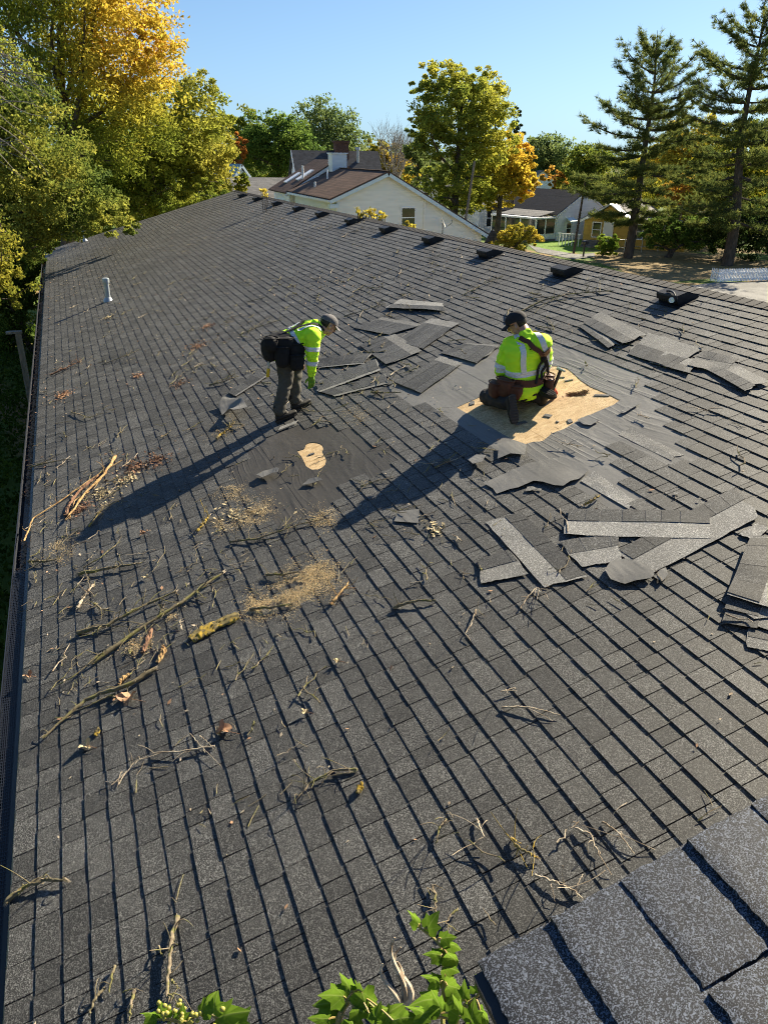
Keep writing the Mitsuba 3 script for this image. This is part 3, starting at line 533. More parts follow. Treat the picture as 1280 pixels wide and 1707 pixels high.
pine('pine_tree', 'nearer tall pine with a bare lower trunk right of the yellow house', [(1046, 432), (1058, 360), (1074, 250), (1089, 150), (1094, 84)], 65, [3.2, 5.2, 3.9, 1.7], 61, .22, .98, 19, .36)
pine('pine_tree', 'taller pine at the right edge behind the picket fence', [(1211, 442), (1228, 330), (1240, 200), (1258, 110), (1274, 22)], 61, [4.8, 6.4, 4.4, 2.0], 62, .22, .97, 19, .42)
# ---------------------------------------------------------------- houses beyond
def siding_c(a, b, k=1.0): return proc(lambda p, n, uv: mix(a, b, fbm(p.x * .8, p.y * .8, p.z * 5, 4)) * (.94 + .12 * noise(p.x * 1.5, p.y * 1.5, dr.floor(p.z * 7.7))))
bs('m_cream', siding_c((.74, .73, .67), (.82, .81, .74)), .6, .3)
bs('m_whitesiding', siding_c((.62, .64, .66), (.74, .75, .76)), .6, .3)
bs('m_yellow', siding_c((.42, .28, .06), (.55, .37, .09)), .7, .3)
bs('m_bluetrim', (.55, .66, .72), .5, .4)
bs('m_paleblue', siding_c((.50, .62, .68), (.62, .72, .76)), .6, .3)
def roof_c(a, b): return proc(lambda p, n, uv: mix(a, b, .55 * cell_rand(dr.floor(p.x * 4 + p.y * 2.3), dr.floor(p.z * 9), 3) + .45 * fbm(p.x * 2, p.y * 2, p.z * 6, 3)) * (1 - .35 * (dr.abs(p.z * 9 - dr.floor(p.z * 9) - .5) > .42)))
bs('m_brownroof', roof_c((.055, .038, .030), (.13, .085, .065)), .85, .2)
bs('m_slateroof', roof_c((.014, .015, .02), (.075, .078, .09)), .7, .4)
bs('m_blackroof', roof_c((.012, .013, .018), (.022, .024, .032)), .8, .3)
bs('m_greyroof', roof_c((.10, .10, .10), (.20, .195, .19)), .85, .3)
bs('m_tealroof', (.20, .30, .34), .6, .4)
bs('m_glass', (.02, .025, .03), .06, .8)
bs('m_wood', proc(lambda p, n, uv: mix((.14, .115, .09), (.30, .26, .2), fbm(p.x * 14, p.y * 14, p.z * 3, 3))), .85, .2)
bs('m_brick', proc(lambda p, n, uv: mix((.05, .03, .028), (.12, .07, .06), fbm(p.x * 6, p.y * 6, p.z * 9, 3))), .9, .2)
class Frame:
    """a house's own axes: u along the wall we look at, w into the house, z up"""
    def __init__(s, O, ang): s.O = np.array([O[0], O[1], 0.]); s.U = np.array([math.cos(ang), -math.sin(ang), 0]); s.W = np.array([math.sin(ang), math.cos(ang), 0])
    def __call__(s, u, w, z): u, w, z = np.broadcast_arrays(np.asarray(u, float), np.asarray(w, float), np.asarray(z, float)); return s.O + u[..., None] * s.U + w[..., None] * s.W + z[..., None] * np.array([0, 0, 1.])
    def seen(s, x, y, w=0.):     # (u, z) where the line of sight meets the plane w
        d = ray(x, y); P0 = s.O + s.W * w; P = CAM + d * (((P0 - CAM) @ s.W) / (d @ s.W)); return np.array([(P - s.O) @ s.U, P[2]])
    def box(s, u0, u1, w0, w1, z0, z1):
        return s(*(np.array([[u, w, z] for u in (u0, u1) for w in (w0, w1) for z in (z0, z1)]).T)), CUBEF
    def M(s): return np.stack([s.U, s.W, [0, 0, 1.]], 1)
def clapboard(F, poly, w, mat, parent, exp=.13, cut=()):
    """horizontal boards, each leaning out over the one below, as far as the wall's outline goes"""
    bm = MB(); a, b, c, d = poly.bounds; z = b
    for q in cut: poly = poly.difference(q)
    while z < d:
        s = poly.intersection(Polygon([(a, z), (c, z), (c, min(z + exp, d)), (a, min(z + exp, d))]))
        for g in getattr(s, 'geoms', [s]):
            if g.area < 1e-4 or g.geom_type != 'Polygon': continue
            m = trimesh.creation.extrude_polygon(g, .01, engine='earcut'); v = np.array(m.vertices)
            out = np.where(v[:, 2] > .005, .004 + .022 * (1 - (v[:, 1] - z) / exp), 0)
            bm.add(F(v[:, 0], w - out, v[:, 1]), np.array(m.faces))
        z += exp
    return put('siding', bm.get(), mat, parent, kind='stuff')
def slab(F, a, b, w0, w1, t):    # roof plane from (u, z) a to b
    a, b = np.asarray(a, float), np.asarray(b, float); n = nrm(np.array([-(b - a)[1], (b - a)[0]])); n = n if n[1] > 0 else -n
    q = [a, b, b + n * t, a + n * t]; v = np.array([[u, w, z] for w in (w0, w1) for u, z in q])
    f = np.array([[0, 1, 2, 3], [7, 6, 5, 4], [0, 4, 5, 1], [1, 5, 6, 2], [2, 6, 7, 3], [3, 7, 4, 0]])
    return F(v[:, 0], v[:, 1], v[:, 2]), f
def window(F, u, z, wd, hg, w, parent, frame='m_white', mull=1, out=-.03):
    k = put('window', MB().add(*F.box(u - wd / 2, u + wd / 2, w + out - .004, w + .05, z - hg / 2, z + hg / 2)).get(), 'm_black', parent)
    bm = MB(); t = .07
    for a in ((u - wd / 2 - t, u - wd / 2 + .01, z - hg / 2 - t, z + hg / 2 + t), (u + wd / 2 - .01, u + wd / 2 + t, z - hg / 2 - t, z + hg / 2 + t), (u - wd / 2 + .011, u + wd / 2 - .011, z + hg / 2 - .01, z + hg / 2 + t - .002), (u - wd / 2 + .011, u + wd / 2 - .011, z - hg / 2 - t + .002, z - hg / 2 + .01)):
        bm.add(*F.box(a[0], a[1], w + out - .03, w + .04, a[2], a[3]))
    for i in range(mull): zz = z - hg / 2 + hg * (i + 1) / (mull + 1); bm.add(*F.box(u - wd / 2 + .012, u + wd / 2 - .012, w + out - .022, w + .03, zz - .03, zz + .03))
    put('frame', bm.get(), frame, k)
    for i in range(mull + 1):
        z0 = z - hg / 2 + hg * i / (mull + 1) + .035; z1 = z - hg / 2 + hg * (i + 1) / (mull + 1) - .035
        put('pane', MB().add(*F.box(u - wd / 2 + .015, u + wd / 2 - .015, w + out - .012, w + out - .006, z0, z1)).get(), 'm_glass', k)
    return k
# the white house beyond the ridge
pk = far(645, 287, 48); F = Frame(pk, math.radians(2)); zp = pk[2]
eL, eR = F.seen(548, 333), F.seen(812, 392)
h = thing('white_house', 'cream white sided house with brown roof and pale blue trim just beyond the ridge', 'house')
mL, mR = (zp - eL[1]) / -eL[0], (zp - eR[1]) / eR[0]
inL, inR = eL[0] + .45, eR[0] - .4
wall = Polygon([(inL, 0), (inR, 0), (inR, zp - mR * inR - .12), (0, zp - .12), (inL, zp + mL * inL - .12)])
put('wall', MB().add(*prism(wall, .0, .18, lambda x, y, t: F(x, t + .001, y))).get(), 'm_cream', h)
wn = F.seen(680, 362)
clapboard(F, wall.buffer(-.001), 0., 'm_cream', h)
window(F, wn[0], wn[1], .82, 1.05, 0., h, out=-.035)
L1 = 10.5
for a, b, nm in (((0, zp), eL, 'roof'), ((0, zp), eR, 'roof')):
    put(nm, MB().add(*slab(F, a, b, -.3, L1, .09)).get(), 'm_brownroof', h)
    put('bargeboard', MB().add(*slab(F, np.asarray(a) - [0, .2], np.asarray(b) - [0, .2], -.33, -.30, .19)).get(), 'm_bluetrim', h)
put('eave_return', MB().add(*F.box(eL[0], eL[0] + .5, -.31, .2, eL[1] - .42, eL[1] - .2)).get(), 'm_bluetrim', h)
put('wall', MB().add(*F.box(inL, inL + .15, .19, L1 - .3, 0, zp + mL * inL - .1)).get(), 'm_cream', h)
put('gutter', MB().add(*F.box(eL[0] - .1, eL[0], -.25, L1, eL[1] - .12, eL[1] - .0)).get(), 'm_white', h)
put('ridge_cap', MB().add(*F.box(-.13, .13, -.28, L1, zp + .085, zp + .115)).get(), 'm_brownroof', h)
dn = F.seen(707, 345); put('downpipe', MB().add(*F.box(dn[0] - .05, dn[0] + .05, -.09, -.03, 0, zp - mR * dn[0] - .2)).get(), 'm_cream', h)
cab = smoothline([F(*np.r_[F.seen(697, 318)[0], -.05, F.seen(697, 318)[1]]), F(*np.r_[F.seen(699, 325)[0], -.06, F.seen(699, 325)[1]]), F(*np.r_[dn[0], -.1, F.seen(707, 330)[1]])], 8)
put('cable', tube(cab, .012, 4), 'm_black', h)
# taller rear section
z2 = zp + .5; w0, w1 = L1 + .02, L1 + 5.5
m2 = (z2 - eL[1] + .12) / -(eL[0] - .15)
for b in ((eL[0] - .15, eL[1] - .12), (5.2, z2 - mR * 5.2)): put('roof', MB().add(*slab(F, (0, z2), b, w0 - .3, w1, .1)).get(), 'm_brownroof', h)
put('bargeboard', MB().add(*slab(F, (0, z2 - .2), (eL[0] - .15, eL[1] - .32), w0 - .33, w0 - .3, .19)).get(), 'm_white', h)
put('wall', MB().add(*prism(Polygon([(eL[0] + .3, 0), (4.8, 0), (4.8, z2 - mR * 4.8 - .1), (0, z2 - .12), (eL[0] + .3, z2 + m2 * (eL[0] + .3) - .12)]), w0, w0 + .2, lambda x, y, t: F(x, t, y))).get(), 'm_cream', h)
put('wall', MB().add(*F.box(eL[0] + .15, eL[0] + .3, w0, w1 - .4, 0, z2 + m2 * (eL[0] + .3) - .15)).get(), 'm_cream', h)
ch = put('chimney', MB().add(*F.box(-.6, .42, L1 - 1.2, L1 - .2, zp - .9, zp + .95)).get(), 'm_cream', h, label='white sided box chimney')
clapboard(F, Polygon([(-.6, zp - .6), (.42, zp - .6), (.42, zp + .93), (-.6, zp + .93)]), L1 - 1.2, 'm_whitesiding', h, .12)
put('chimney_cap', MB().add(*F.box(-.67, .49, L1 - 1.27, L1 - .13, zp + .95, zp + 1.02)).get(), 'm_white', h)
for u, w_ in ((-1.3, w0 + .9), (-1.7, w0 + 3.0)):
    bm = MB(); bm.add(*slab(F, (u, z2 + m2 * u + .1), (u - 1.1, z2 + m2 * (u - 1.1) + .1), w_, w_ + .9, .09)); put('skylight', bm.get(), 'm_white', h)
for u, w_, hh, zz, m_ in ((-1.5, L1 - 3.2, .62, zp, mL), (-2.6, L1 - 4.2, .4, zp, mL), (-2.2, w0 + .6, .95, z2, m2)):
    put('roof_pipe', tube([F(u, w_, zz + m_ * u), F(u, w_, zz + m_ * u + hh)], .065, 10), 'm_white', h)
# satellite dish on a post by the gable wall
dp = F.seen(727, 372); t = thing('satellite_dish', 'grey satellite dish beside the white house wall', 'satellite dish')
Pd = F(dp[0], -1.0, dp[1] + .1); dirn = nrm(RGT * .93 - FWD * .15 + np.array([0, 0, .35])); x_ = nrm(np.cross(dirn, [0, 0, 1])); y_ = np.cross(x_, dirn)
V, Fc = [], []
for i in range(6):
    for j in range(16): r_ = .30 * i / 5; V.append(Pd + x_ * r_ * math.cos(j * math.pi / 8) + y_ * 1.1 * r_ * math.sin(j * math.pi / 8) + dirn * (r_ ** 2 * .6))
for i in range(5):
    for j in range(16): Fc.append([i * 16 + j, i * 16 + (j + 1) % 16, i * 16 + 16 + (j + 1) % 16, i * 16 + 16 + j])
bs('m_dish', (.10, .105, .11), .5, .4)
put('dish', (np.array(V), np.array(Fc)), 'm_dish', t, smooth=True)
put('post', tube([[Pd[0], Pd[1], 0], Pd - [0, 0, .45], Pd - [0, 0, .1], Pd - dirn * .05], .03, 8), 'm_dish', t)
put('feed_arm', tube([Pd - y_ * .3, Pd + dirn * .5 - y_ * .2 + x_ * .05, Pd + dirn * .55 - y_ * .05], [.016, .016, .03], 6), 'm_dish', t)
t = F.seen(790, 392); solo('tilted_panel', MB().box(F(t[0], -2.2, t[1]), (.42, .05, 1.0), F.M() @ np.array([[.85, 0, .5], [0, 1, 0], [-.5, 0, .85]])).get(), 'm_slateroof', 'dark tilted panel leaning near the right end of the white house', 'panel')
# steep slate house behind it
pa, pb = far(498, 247, 78), far(623, 254, 74); F = Frame((pa + pb) / 2, math.radians(4)); hL = np.linalg.norm((pb - pa)[:2]) / 2; zr = (pa[2] + pb[2]) / 2
h = thing('slate_house', 'steep dark slate roofed house with a white gable behind the brown roof', 'house')
F2 = Frame(F.O, math.radians(4)); s_ = 1.25
def across(F, L, zr, dep, drop, mat, parent, t=.12):   # a roof whose ridge runs along u
    for sg in (-1, 1):
        v = np.array([[-L, 0, zr], [L, 0, zr], [L, sg * dep, zr - drop], [-L, sg * dep, zr - drop]]); v = np.vstack([v, v - [0, 0, t]])
        put('roof', (F(v[:, 0], v[:, 1], v[:, 2]), np.array([[0, 1, 2, 3], [7, 6, 5, 4], [0, 4, 5, 1], [1, 5, 6, 2], [2, 6, 7, 3], [3, 7, 4, 0]])), mat, parent)
across(F, hL, zr, 3.6, 4.4, 'm_slateroof', h)
g = Polygon([(-3.3, 0), (3.3, 0), (3.3, zr - 4.2), (0, zr - .2), (-3.3, zr - 4.2)])
for u in (-hL + .25, hL - .45): put('gable_wall', MB().add(*prism(g, u, u + .2, lambda a, b, c: F(c, a, b))).get(), 'm_whitesiding', h)
put('wall', MB().add(*F.box(-hL + .46, hL - .46, -3.2, 3.2, 0, zr - 4.3)).get(), 'm_whitesiding', h)
put('bargeboard', MB().add(*prism(Polygon([(0, zr + .02), (-3.7, zr - 4.5), (-3.7, zr - 4.75), (0, zr - .25)]), -hL - .05, -hL, lambda a, b, c: F(c, a, b))).get(), 'm_white', h)
put('chimney', MB().add(*F.box(-.1, 1.1, -.6, .3, zr - .8, zr + .65)).add(*F.box(-.2, 1.2, -.7, .4, zr + .65, zr + .8)).get(), 'm_brick', h)
put('flue_pipe', tube([F(1.9, -.7, zr - 1), F(1.9, -.7, zr + .05), F(1.9, -.7, zr + .1), F(1.9, -.7, zr + .3)], [.12, .12, .24, .2], 10), 'm_galv', h)
# pale blue gable and grey roof at the far left
pk = far(399, 274, 74); F = Frame(pk, math.radians(-30)); zp = pk[2]
h = thing('blue_house', 'pale blue gabled house half hidden by the yellow green tree', 'house')
g = Polygon([(-2.2, 0), (2.2, 0), (2.2, zp - 2.4), (0, zp - .1), (-2.2, zp - 2.4)])
put('wall', MB().add(*prism(g, 0, .2, lambda x, y, t: F(x, t, y))).get(), 'm_paleblue', h)
for sg in (-1, 1):
    put('roof', MB().add(*slab(F, (0, zp), (sg * 2.6, zp - 2.7), -.3, 8, .1)).get(), 'm_tealroof' if sg < 0 else 'm_greyroof', h)
    put('bargeboard', MB().add(*slab(F, (0, zp - .2), (sg * 2.6, zp - 2.9), -.34, -.3, .2)).get(), 'm_bluetrim', h)
pa, pb = far(405, 293, 66), far(478, 297, 64); F = Frame((pa + pb) / 2, math.radians(18)); zr = (pa[2] + pb[2]) / 2; hL = np.linalg.norm((pb - pa)[:2]) / 2 + 1.2
h = thing('grey_house', 'low house with a plain grey shingle roof left of the brown roof', 'house')
across(F, hL, zr, 4.2, 1.75, 'm_greyroof', h); put('wall', MB().add(*F.box(-hL + .4, hL - .4, -3.7, 3.7, 0, zr - 1.7)).get(), 'm_whitesiding', h)
# the A shaped gable seen under the central tree
pk = far(712, 289, 88); F = Frame(pk, math.radians(25)); zp = pk[2]
h = thing('gable_house', 'small white A shaped gable with dark windows under the central tree', 'house')
g = Polygon([(-1.3, 0), (1.3, 0), (1.3, zp - 2.1), (0, zp - .1), (-1.3, zp - 2.1)]); put('wall', MB().add(*prism(g, 0, .2, lambda x, y, t: F(x, t, y))).get(), 'm_whitesiding', h)
for sg in (-1, 1):
    put('roof', MB().add(*slab(F, (0, zp), (sg * 1.55, zp - 2.5), -.15, 7, .1)).get(), 'm_blackroof', h); put('bargeboard', MB().add(*slab(F, (0, zp - .2), (sg * 1.55, zp - 2.7), -.19, -.15, .2)).get(), 'm_white', h)
for k in range(3): put('window', MB().add(*F.box(-.25, .25, -.02, .02, zp - 1.5 - .42 * k - .16, zp - 1.5 - .42 * k + .12)).get(), 'm_glass', h)
put('lean_to_roof', MB().add(*F.box(1.4, 4.6, .5, 6, zp - 1.8, zp - 1.2)).get(), 'm_blackroof', h)
# the porch house on the right
Pb = ground_at(962, 398.5); pk = far(977, 319, Pb @ _h - CAM @ _h + .0); F = Frame(Pb, math.radians(-14)); zp = F.seen(977, 319)[1]; u0 = F.seen(977, 319)[0]
eL, eR = F.seen(928, 359), F.seen(999, 350); h = thing('porch_house', 'white house with black roof and glazed front porch on the right', 'house')
for q in (eL, eR): q[0] -= u0
F.O = F.O + F.U * u0; ez = eL[1]; hu = -eL[0]
g = Polygon([(-hu + .12, 0), (hu * .95, 0), (hu * .95, ez + .05), (0, zp - .1), (-hu + .12, ez - .02)])
put('wall', MB().add(*prism(g, 0, .2, lambda x, y, t: F(x, t, y))).get(), 'm_whitesiding', h); clapboard(F, g, 0., 'm_whitesiding', h, .2)
E2 = np.array([-hu - .05, ez])
put('bargeboard', MB().add(*slab(F, (0, zp - .1), (E2[0], ez - .1), -.12, -.08, .12)).get(), 'm_white', h); put('bargeboard', MB().add(*slab(F, (0, zp - .1), (hu, ez - .1), -.12, -.08, .12)).get(), 'm_white', h)
for sg in (-1, 1): put('roof', MB().add(*slab(F, (0, zp), (sg * (hu + .05), ez), -.08, 15, .1)).get(), 'm_blackroof', h)
put('side_wall', MB().add(*F.box(-hu + .12, -hu + .3, .2, 14.5, 0, ez - .05)).get(), 'm_whitesiding', h)
wq = F.seen(947, 380); window(F, wq[0], wq[1], .62, .95, 0., h, out=-.04)
aw = MB()
for k in range(5): aw.add(*F.box(wq[0] - .5 + .2 * k + .005, wq[0] - .3 + .2 * k - .005, -.75, -.7, wq[1] + .5, wq[1] + .7))
v = np.array([[-.52, -.05, 1.0], [.52, -.05, 1.0], [.52, -.75, .66], [-.52, -.75, .66]]); v = np.vstack([v, v - [0, 0, .03]]); aw.add(F(v[:, 0] + wq[0], v[:, 1], v[:, 2] + wq[1]), np.array([[0, 3, 2, 1], [4, 5, 6, 7], [0, 1, 5, 4], [1, 2, 6, 5], [2, 3, 7, 6], [3, 0, 4, 7]]))
put('awning', aw.get(), 'm_bluetrim', h, label='pale blue window awning')
# its porch along the left wall
pz = ez - .25; px0, px1 = -hu - 2.6, -hu + .1
put('porch_roof', MB().add(*F.box(px0 - .2, px1, -.0, 6.2, pz, pz + .14)).get(), 'm_white', h); put('porch_roof', MB().add(*slab(F, (px1, pz + .55), (px0 + .5, pz + .16), .4, 5.8, .05)).get(), 'm_greyroof', h)
for (u, w_) in ((px0, .05), (px1 - .1, .05), (px0, 2.1), (px0, 4.1), (px0, 6.1), (px0 + 1.25, .05)): put('porch_post', MB().add(*F.box(u - .06, u + .06, w_, w_ + .12, 0.2, pz - .001)).get(), 'm_white', h)
put('porch_floor', MB().add(*F.box(px0 - .1, px1, 0, 6.2, 0, .2)).get(), 'm_concrete', h)
for a, b in ((px0 + .06, px0 + 1.19), (px0 + 1.31, px1 - .16)): put('pane', MB().add(*F.box(a, b, .09, .1, .7, pz - .05)).get(), 'm_glass', h); put('screen_panel', MB().add(*F.box(a, b, .08, .11, .2, .695)).get(), 'm_whitesiding', h)
for w_ in (.18, 2.23, 4.23): put('pane', MB().add(*F.box(px0 - .005, px0 + .005, w_, w_ + 1.86, .7, pz - .05)).get(), 'm_glass', h)
# white building far behind with the orange tree, white house left of the porch
pk = far(905, 285, 120); F = Frame(pk, .3); h = thing('far_house', 'tall pale grey house end behind the golden maple', 'house')
put('wall', MB().add(*prism(Polygon([(-1.8, 0), (1.8, 0), (1.8, pk[2] - 1.2), (0, pk[2]), (-1.8, pk[2] - 1.2)]), 0, 6, lambda x, y, t: F(x, t, y))).get(), 'm_paleblue', h)
for sg in (-1, 1): put('roof', MB().add(*slab(F, (0, pk[2] + .02), (sg * 2.1, pk[2] - 1.38), -.2, 6.2, .12)).get(), 'm_greyroof', h)
pk = ground_at(845, 388); F = Frame(pk, .2); h = thing('white_cottage', 'white cottage with tall windows behind the round bush', 'house')
put('wall', MB().add(*F.box(-3.2, 2.2, 0, 5, 0, 2.9)).get(), 'm_whitesiding', h)
for u in (-1.9, -.6, .7): window(F, u, 1.5, .9, 1.6, 0., h)
for sg in (-1, 1): v = np.array([[-3.5, 2.5, 4.3], [2.5, 2.5, 4.3], [2.5, 2.5 - sg * 2.9, 2.8], [-3.5, 2.5 - sg * 2.9, 2.8]]); v = np.vstack([v, v - [0, 0, .12]]); put('roof', (F(v[:, 0], v[:, 1], v[:, 2]), np.array([[0, 1, 2, 3], [7, 6, 5, 4], [0, 4, 5, 1], [1, 5, 6, 2], [2, 6, 7, 3], [3, 7, 4, 0]])), 'm_greyroof', h)
# yellow house
Pb = ground_at(1000, 408); F = Frame(Pb, math.radians(50)); h = thing('yellow_house', 'mustard yellow house with white trim behind the nearer pine', 'house')
pkq = F.seen(1022, 338, 0.); zp = pkq[1]; up_ = pkq[0]; eL = F.seen(973, 364); F.O = F.O + F.U * up_; ez = eL[1]; hu = up_ - eL[0]
g = Polygon([(-hu + .1, 0), (hu, 0), (hu, ez), (0, zp - .1), (-hu + .1, ez)])
put('wall', MB().add(*prism(g, 0, .2, lambda x, y, t: F(x, t, y))).get(), 'm_yellow', h)
for sg in (-1, 1):
    put('roof', MB().add(*slab(F, (0, zp), (sg * (hu + .2), ez - .1), -.3, 11, .1)).get(), 'm_greyroof', h); put('bargeboard', MB().add(*slab(F, (0, zp - .18), (sg * (hu + .2), ez - .28), -.34, -.3, .18)).get(), 'm_white', h)
put('porch_wall', MB().add(*F.box(-hu + 1.2, hu + 4.5, -1.6, -.02, 0, 2.3)).get(), 'm_yellow', h)
put('porch_gable', MB().add(*prism(Polygon([(-hu + 1.0, 2.32), (hu - .6, 2.32), (.2, 3.5)]), -1.7, -.02, lambda x, y, t: F(x, t, y))).get(), 'm_yellow', h)
for a, b in (((.2, 3.6), (-hu + .8, 2.3)), ((.2, 3.6), (hu - .4, 2.3))): put('porch_roof', MB().add(*slab(F, a, b, -1.95, .02, .09)).get(), 'm_white', h)
put('porch_roof', MB().add(*slab(F, (hu - .3, 2.42), (hu + 4.8, 2.34), -1.9, 0, .1)).get(), 'm_greyroof', h)
for u in (-hu + 1.7, hu + .4, hu + 2.2): window(F, u, 1.45, .7, 1.2, -1.6, h)
put('door', MB().add(*F.box(-hu + 2.3, -hu + 3.2, -1.66, -1.6, .5, 2.2)).get(), 'm_white', h)
for k in range(3): put('step', MB().add(*F.box(-hu + .7, -hu + 2.0, -2.9 + .35 * k, -1.62, .18 * k + .001, .18 * (k + 1))).get(), 'm_concrete', h)
for k in range(7): put('rail_post', MB().add(*F.box(-hu - 1.4 + .3 * k, -hu - 1.33 + .3 * k, -2.6, -2.53, 0, 1.0)).get(), 'm_white', h)
put('hand_rail', MB().add(*F.box(-hu - 1.5, -hu + .6, -2.62, -2.51, 1.0, 1.08)).get(), 'm_white', h)
# white picket fence: a short return and the long front
fen = thing('picket_fence', 'low white picket fence beside the driveway at the right edge', 'fence')
A, Bc, Cc = ground_at(1184, 468), ground_at(1195, 470), ground_at(1330, 466); bm = []
for P, Q in ((A, Bc), (Bc, Cc)):
    d = Q - P; L = np.linalg.norm(d); d /= L; n_ = int(L / .115)
    for k in range(n_ + 1):
        b = P + d * L * k / max(n_, 1); lean = np.array([.06, 0, 0]) if k < 9 and P is Bc else np.array([0.0, 0, 0])
        m = MB(); pf = np.array([[-.04, 0], [.04, 0], [.04, .74], [0, .83], [-.04, .74]]); nn = np.array([-d[1], d[0], 0])
        v = np.vstack([[b + d * x + lean * z + [0, 0, z + .03] + nn * o for x, z in pf] for o in (-.011, .011)])
        m.add(v, np.array([[0, 1, 2], [0, 2, 4], [2, 3, 4], [5, 7, 6], [5, 9, 7], [7, 9, 8], [0, 5, 6], [0, 6, 1], [1, 6, 7], [1, 7, 2], [2, 7, 8], [2, 8, 3], [3, 8, 9], [3, 9, 4], [4, 9, 5], [4, 5, 0]])); put('picket', m.get(), 'm_whitewood', fen)
    for z in (.2, .58): put('rail', MB().beam(P + [0, 0, z] + np.array([-d[1], d[0], 0]) * .035, Q + [0, 0, z] + np.array([-d[1], d[0], 0]) * .035, .04, .08).get(), 'm_whitewood', fen)
# grey board fence by the cottage, wire fence behind the pines
fen = thing('board_fence', 'weathered grey board fence beside the round bush', 'fence'); A, Bc = ground_at(796, 384), ground_at(846, 388); d = nrm(Bc - A); L = np.linalg.norm(Bc - A)
for k in range(int(L / .2)): put('board', MB().box(A + d * (.2 * k + .1) + [0, 0, .62], (.18, .025, 1.2 + .05 * math.sin(k * 5)), rotz(math.atan2(d[1], d[0]))).get(), 'm_wood', fen)
fen = thing('wire_fence', 'thin wire fence with posts behind the pine trunks', 'fence'); A, Bc = ground_at(1010, 424), ground_at(1150, 416)
for k in range(6): b = A + (Bc - A) * k / 5; put('post', tube([b, b + [0, 0, 1.2]], .03, 6), 'm_galv', fen)
for z in (.5, 1.15): put('wire', tube([A + [0, 0, z], Bc + [0, 0, z]], .016, 4), 'm_galv', fen)
# poles and wires
def pole(x0, y0, x1, y1, D, r, label, mat='m_wood', gz=None):
    b, t = far(x0, y0, D), far(x1, y1, D); lean = (t - b) / (t[2] - b[2]); b = b - lean * b[2]
    return solo('utility_pole', tube([b - [0, 0, .1], t], [r, r * .7], 10), mat, label, 'pole', smooth=50), t
_, p1 = pole(956, 420, 977, 292, 68, .11, 'dark pole leaning in front of the porch house', 'm_bark')
_, p2 = pole(779, 345, 791, 268, 56, .1, 'weathered wooden pole leaning in front of the central tree')
pole(711, 312, 712, 287, 64, .05, 'thin dark pole in front of the A shaped gable', 'm_bark')
for a, b, sag, lab in ((p1 - [0, 0, .6], far(1400, 385, 58), .5, 'thin overhead wire strung from the dark pole past the pines'), (far(880, 322, 66), far(1000, 327, 66), .1, 'pale wire crossing in front of the black porch house roof')):
    q = np.linspace(0, 1, 16); solo('power_line', tube(a + q[:, None] * (b - a) - np.array([0, 0, 1]) * (sag * 4 * q * (1 - q))[:, None], .008, 4), 'm_dish', lab, 'wire')
t = thing('mailbox', 'dark mailbox on a post by the footpath', 'mailbox'); b = ground_at(972, 428)
put('post', MB().box(b + [0, 0, .5], (.1, .1, 1.0)).get(), 'm_bark', t); put('box', prism(Polygon([(-.14, 0), (.14, 0), (.14, .18), (.08, .26), (-.08, .26), (-.14, .18)]), -.28, .28, lambda x, y, z: np.stack([b[0] + x, b[1] + z, b[2] + 1.0 + y], -1)), 'm_black', t)
# the old post standing in the shaded gap at the left
Pp = far(30, 555, 22); t = thing('wooden_post', 'old grey wooden post with a crosspiece in the dark gap left of the gutter', 'post')
put('post', MB().box([Pp[0], Pp[1], Pp[2] / 2], (.16, .16, Pp[2])).get(), 'm_wood', t); put('crosspiece', MB().box([Pp[0] - .1, Pp[1], Pp[2] + .03], (.42, .2, .06)).get(), 'm_wood', t)
# ---------------------------------------------------------------- the two roofers
bs('m_skin', proc(lambda p, n, uv: mix((.36, .20, .13), (.46, .27, .18), noise(p.x * 40, p.y * 40, p.z * 40))), .5, .4)
bs('m_hair', (.015, .012, .010), .6, .3)
def fabric(name, a, b, k=60., rough=.85): return bs(name, proc(lambda p, n, uv: mix(a, b, .6 * fbm(p.x * 7, p.y * 7, p.z * 7, 3) + .4 * noise(p.x * k, p.y * k, p.z * k))), rough, .2, sheen=.3)
fabric('m_hivis', (.48, .90, .025), (.58, .96, .04)); fabric('m_band', (.55, .57, .58), (.72, .74, .75), 90., .45)
fabric('m_khaki', (.050, .048, .042), (.095, .09, .078)); fabric('m_darkcloth', (.018, .017, .018), (.040, .037, .036)); fabric('m_blackcloth', (.008, .008, .009), (.022, .022, .024))
fabric('m_leather', (.055, .022, .014), (.12, .05, .03), 40., .6); fabric('m_tan', (.22, .12, .06), (.32, .18, .09)); fabric('m_cap', (.012, .012, .014), (.026, .026, .03)); fabric('m_capcamo', (.03, .03, .034), (.20, .19, .19), 50.)
fabric('m_glove', (.10, .22, .02), (.18, .34, .03)); fabric('m_boot', (.012, .011, .010), (.03, .028, .026), 50., .6)
bs('m_redplastic', (.42, .05, .02), .5, .4); bs('m_yellowgrip', (.62, .42, .03), .5, .4); bs('m_print', (.015, .02, .015), .8, .2)
def blob(c, r, n=20): return m3.Manifold.sphere(float(r), n).translate([float(q) for q in c])
def capsule(a, b, ra, rb): return m3.Manifold.batch_hull([blob(a, ra), blob(b, rb)])
def chain(P, r): return [capsule(P[i], P[i + 1], r[i], r[i + 1]) for i in range(len(P) - 1)]
